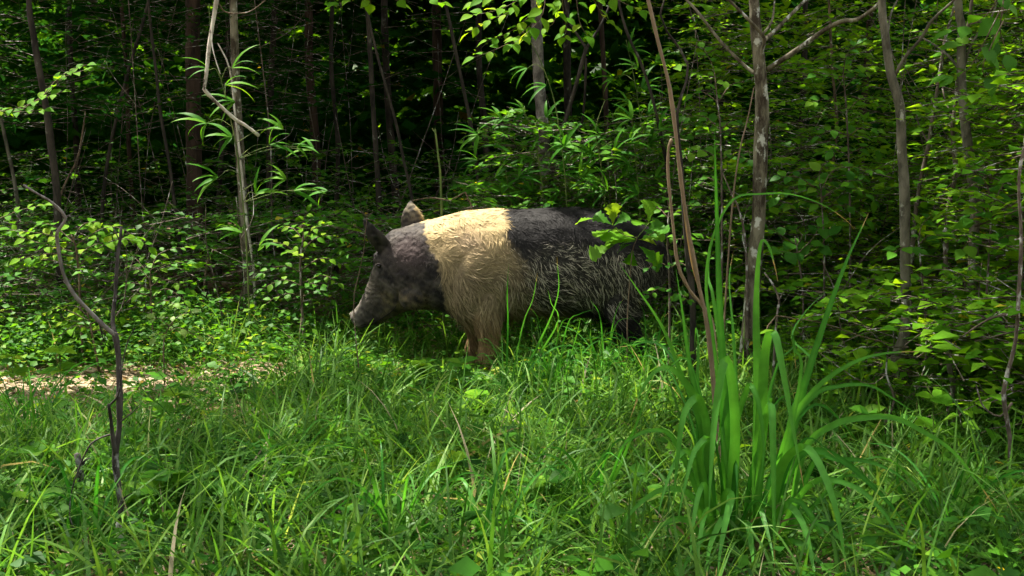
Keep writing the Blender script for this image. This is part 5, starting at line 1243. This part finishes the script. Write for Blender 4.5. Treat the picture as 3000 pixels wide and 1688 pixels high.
# broad leaved weeds that stand out of the turf
def weed(label, px, Y, h, n, leaf, tm, mat, seed, tint=(.35, .9), wid=1.0, tiers=2):
    base = foot(px, Y)
    pl = Plant('weed', label, 'weed', base, 'broad leaved weeds in the turf', seed)
    rg = pl.rng
    top = base + np.array((rg.normal(0, .02), rg.normal(0, .02), h))
    pl.stem([base, (base + top) / 2 + rg.normal(0, .006, 3), top], .0022, .0014, M_GREENSTEM)
    for t in range(tiers):
        z = 1 - t * .38
        for k in range(n):
            az = 2 * PI * k / n + t * .6 + rg.normal(0, .2)
            ax = np.array((math.cos(az), math.sin(az), rg.uniform(-.15, .45)))
            pl.leaf(base + (top - base) * z, ax, nrm(np.array((rg.normal(0, .2), -.35, 1))), leaf * rg.uniform(.75, 1.15) * (1 + .15 * t), tm, mat, rg.uniform(*tint), wid)
W = [('weed with a whorl of bright leaves on the bare soil', 160, 4.2, .22, 6, .075, 'ovate', M_LIGHT), ('bright lobed weed left of the dead sapling foot', 120, 2.75, .17, 5, .065, 'tooth', M_LEAF), ('leafy weed at the bottom left corner', 70, 2.5, .12, 5, .075, 'ovate', M_LEAF),
     ('weed with long leaves right of the dead sapling foot', 470, 2.75, .13, 5, .085, 'ovate', M_LEAF), ('star shaped weed in the lower left turf', 620, 2.75, .10, 6, .065, 'ovate', M_LEAF), ('weed with a round leaf in the middle of the turf', 1290, 3.0, .12, 3, .07, 'broad', M_LIGHT),
     ('bright weed clump under the pig snout', 960, 4.5, .08, 6, .05, 'ovate', M_LIGHT), ('bright weed below the pig chest', 1240, 4.55, .09, 6, .06, 'broad', M_LIGHT), ('lanceolate weed in front of the pig foreleg', 1330, 4.35, .15, 6, .07, 'ovate', M_LEAF), ('leafy weed beside the bare patch at the bottom', 1610, 2.75, .12, 5, .075, 'ovate', M_LEAF),
     ('yellow green weed in the middle of the turf below the pig belly', 1390, 3.75, .14, 5, .06, 'broad', M_LIGHT), ('low weed at the foot of the wide grass clump', 1960, 2.75, .10, 5, .06, 'broad', M_LEAF), ('weed with paired leaves in the lower right shade', 2420, 3.0, .14, 6, .07, 'ovate', M_DARK), ('weed under the smooth grey trunk', 2560, 3.5, .16, 6, .06, 'broad', M_LEAF),
     ('yellowing weed near the right edge above the corner tuft', 2760, 3.3, .26, 4, .07, 'broad', M_LIGHT), ('leafy weed on the left edge above the dark tuft', 40, 4.3, .18, 6, .06, 'ovate', M_LIGHT), ('weed with drooping leaves right of the dead sapling at mid height', 480, 3.6, .16, 5, .07, 'ovate', M_LEAF), ('fresh weed between the snout and the lit tuft', 800, 4.6, .15, 6, .06, 'broad', M_LIGHT)]
for i, (lab, px, Y, h, n, lf, tm, mt) in enumerate(W): weed(lab, px, Y, h, n, lf, tm, mt, 500 + i)
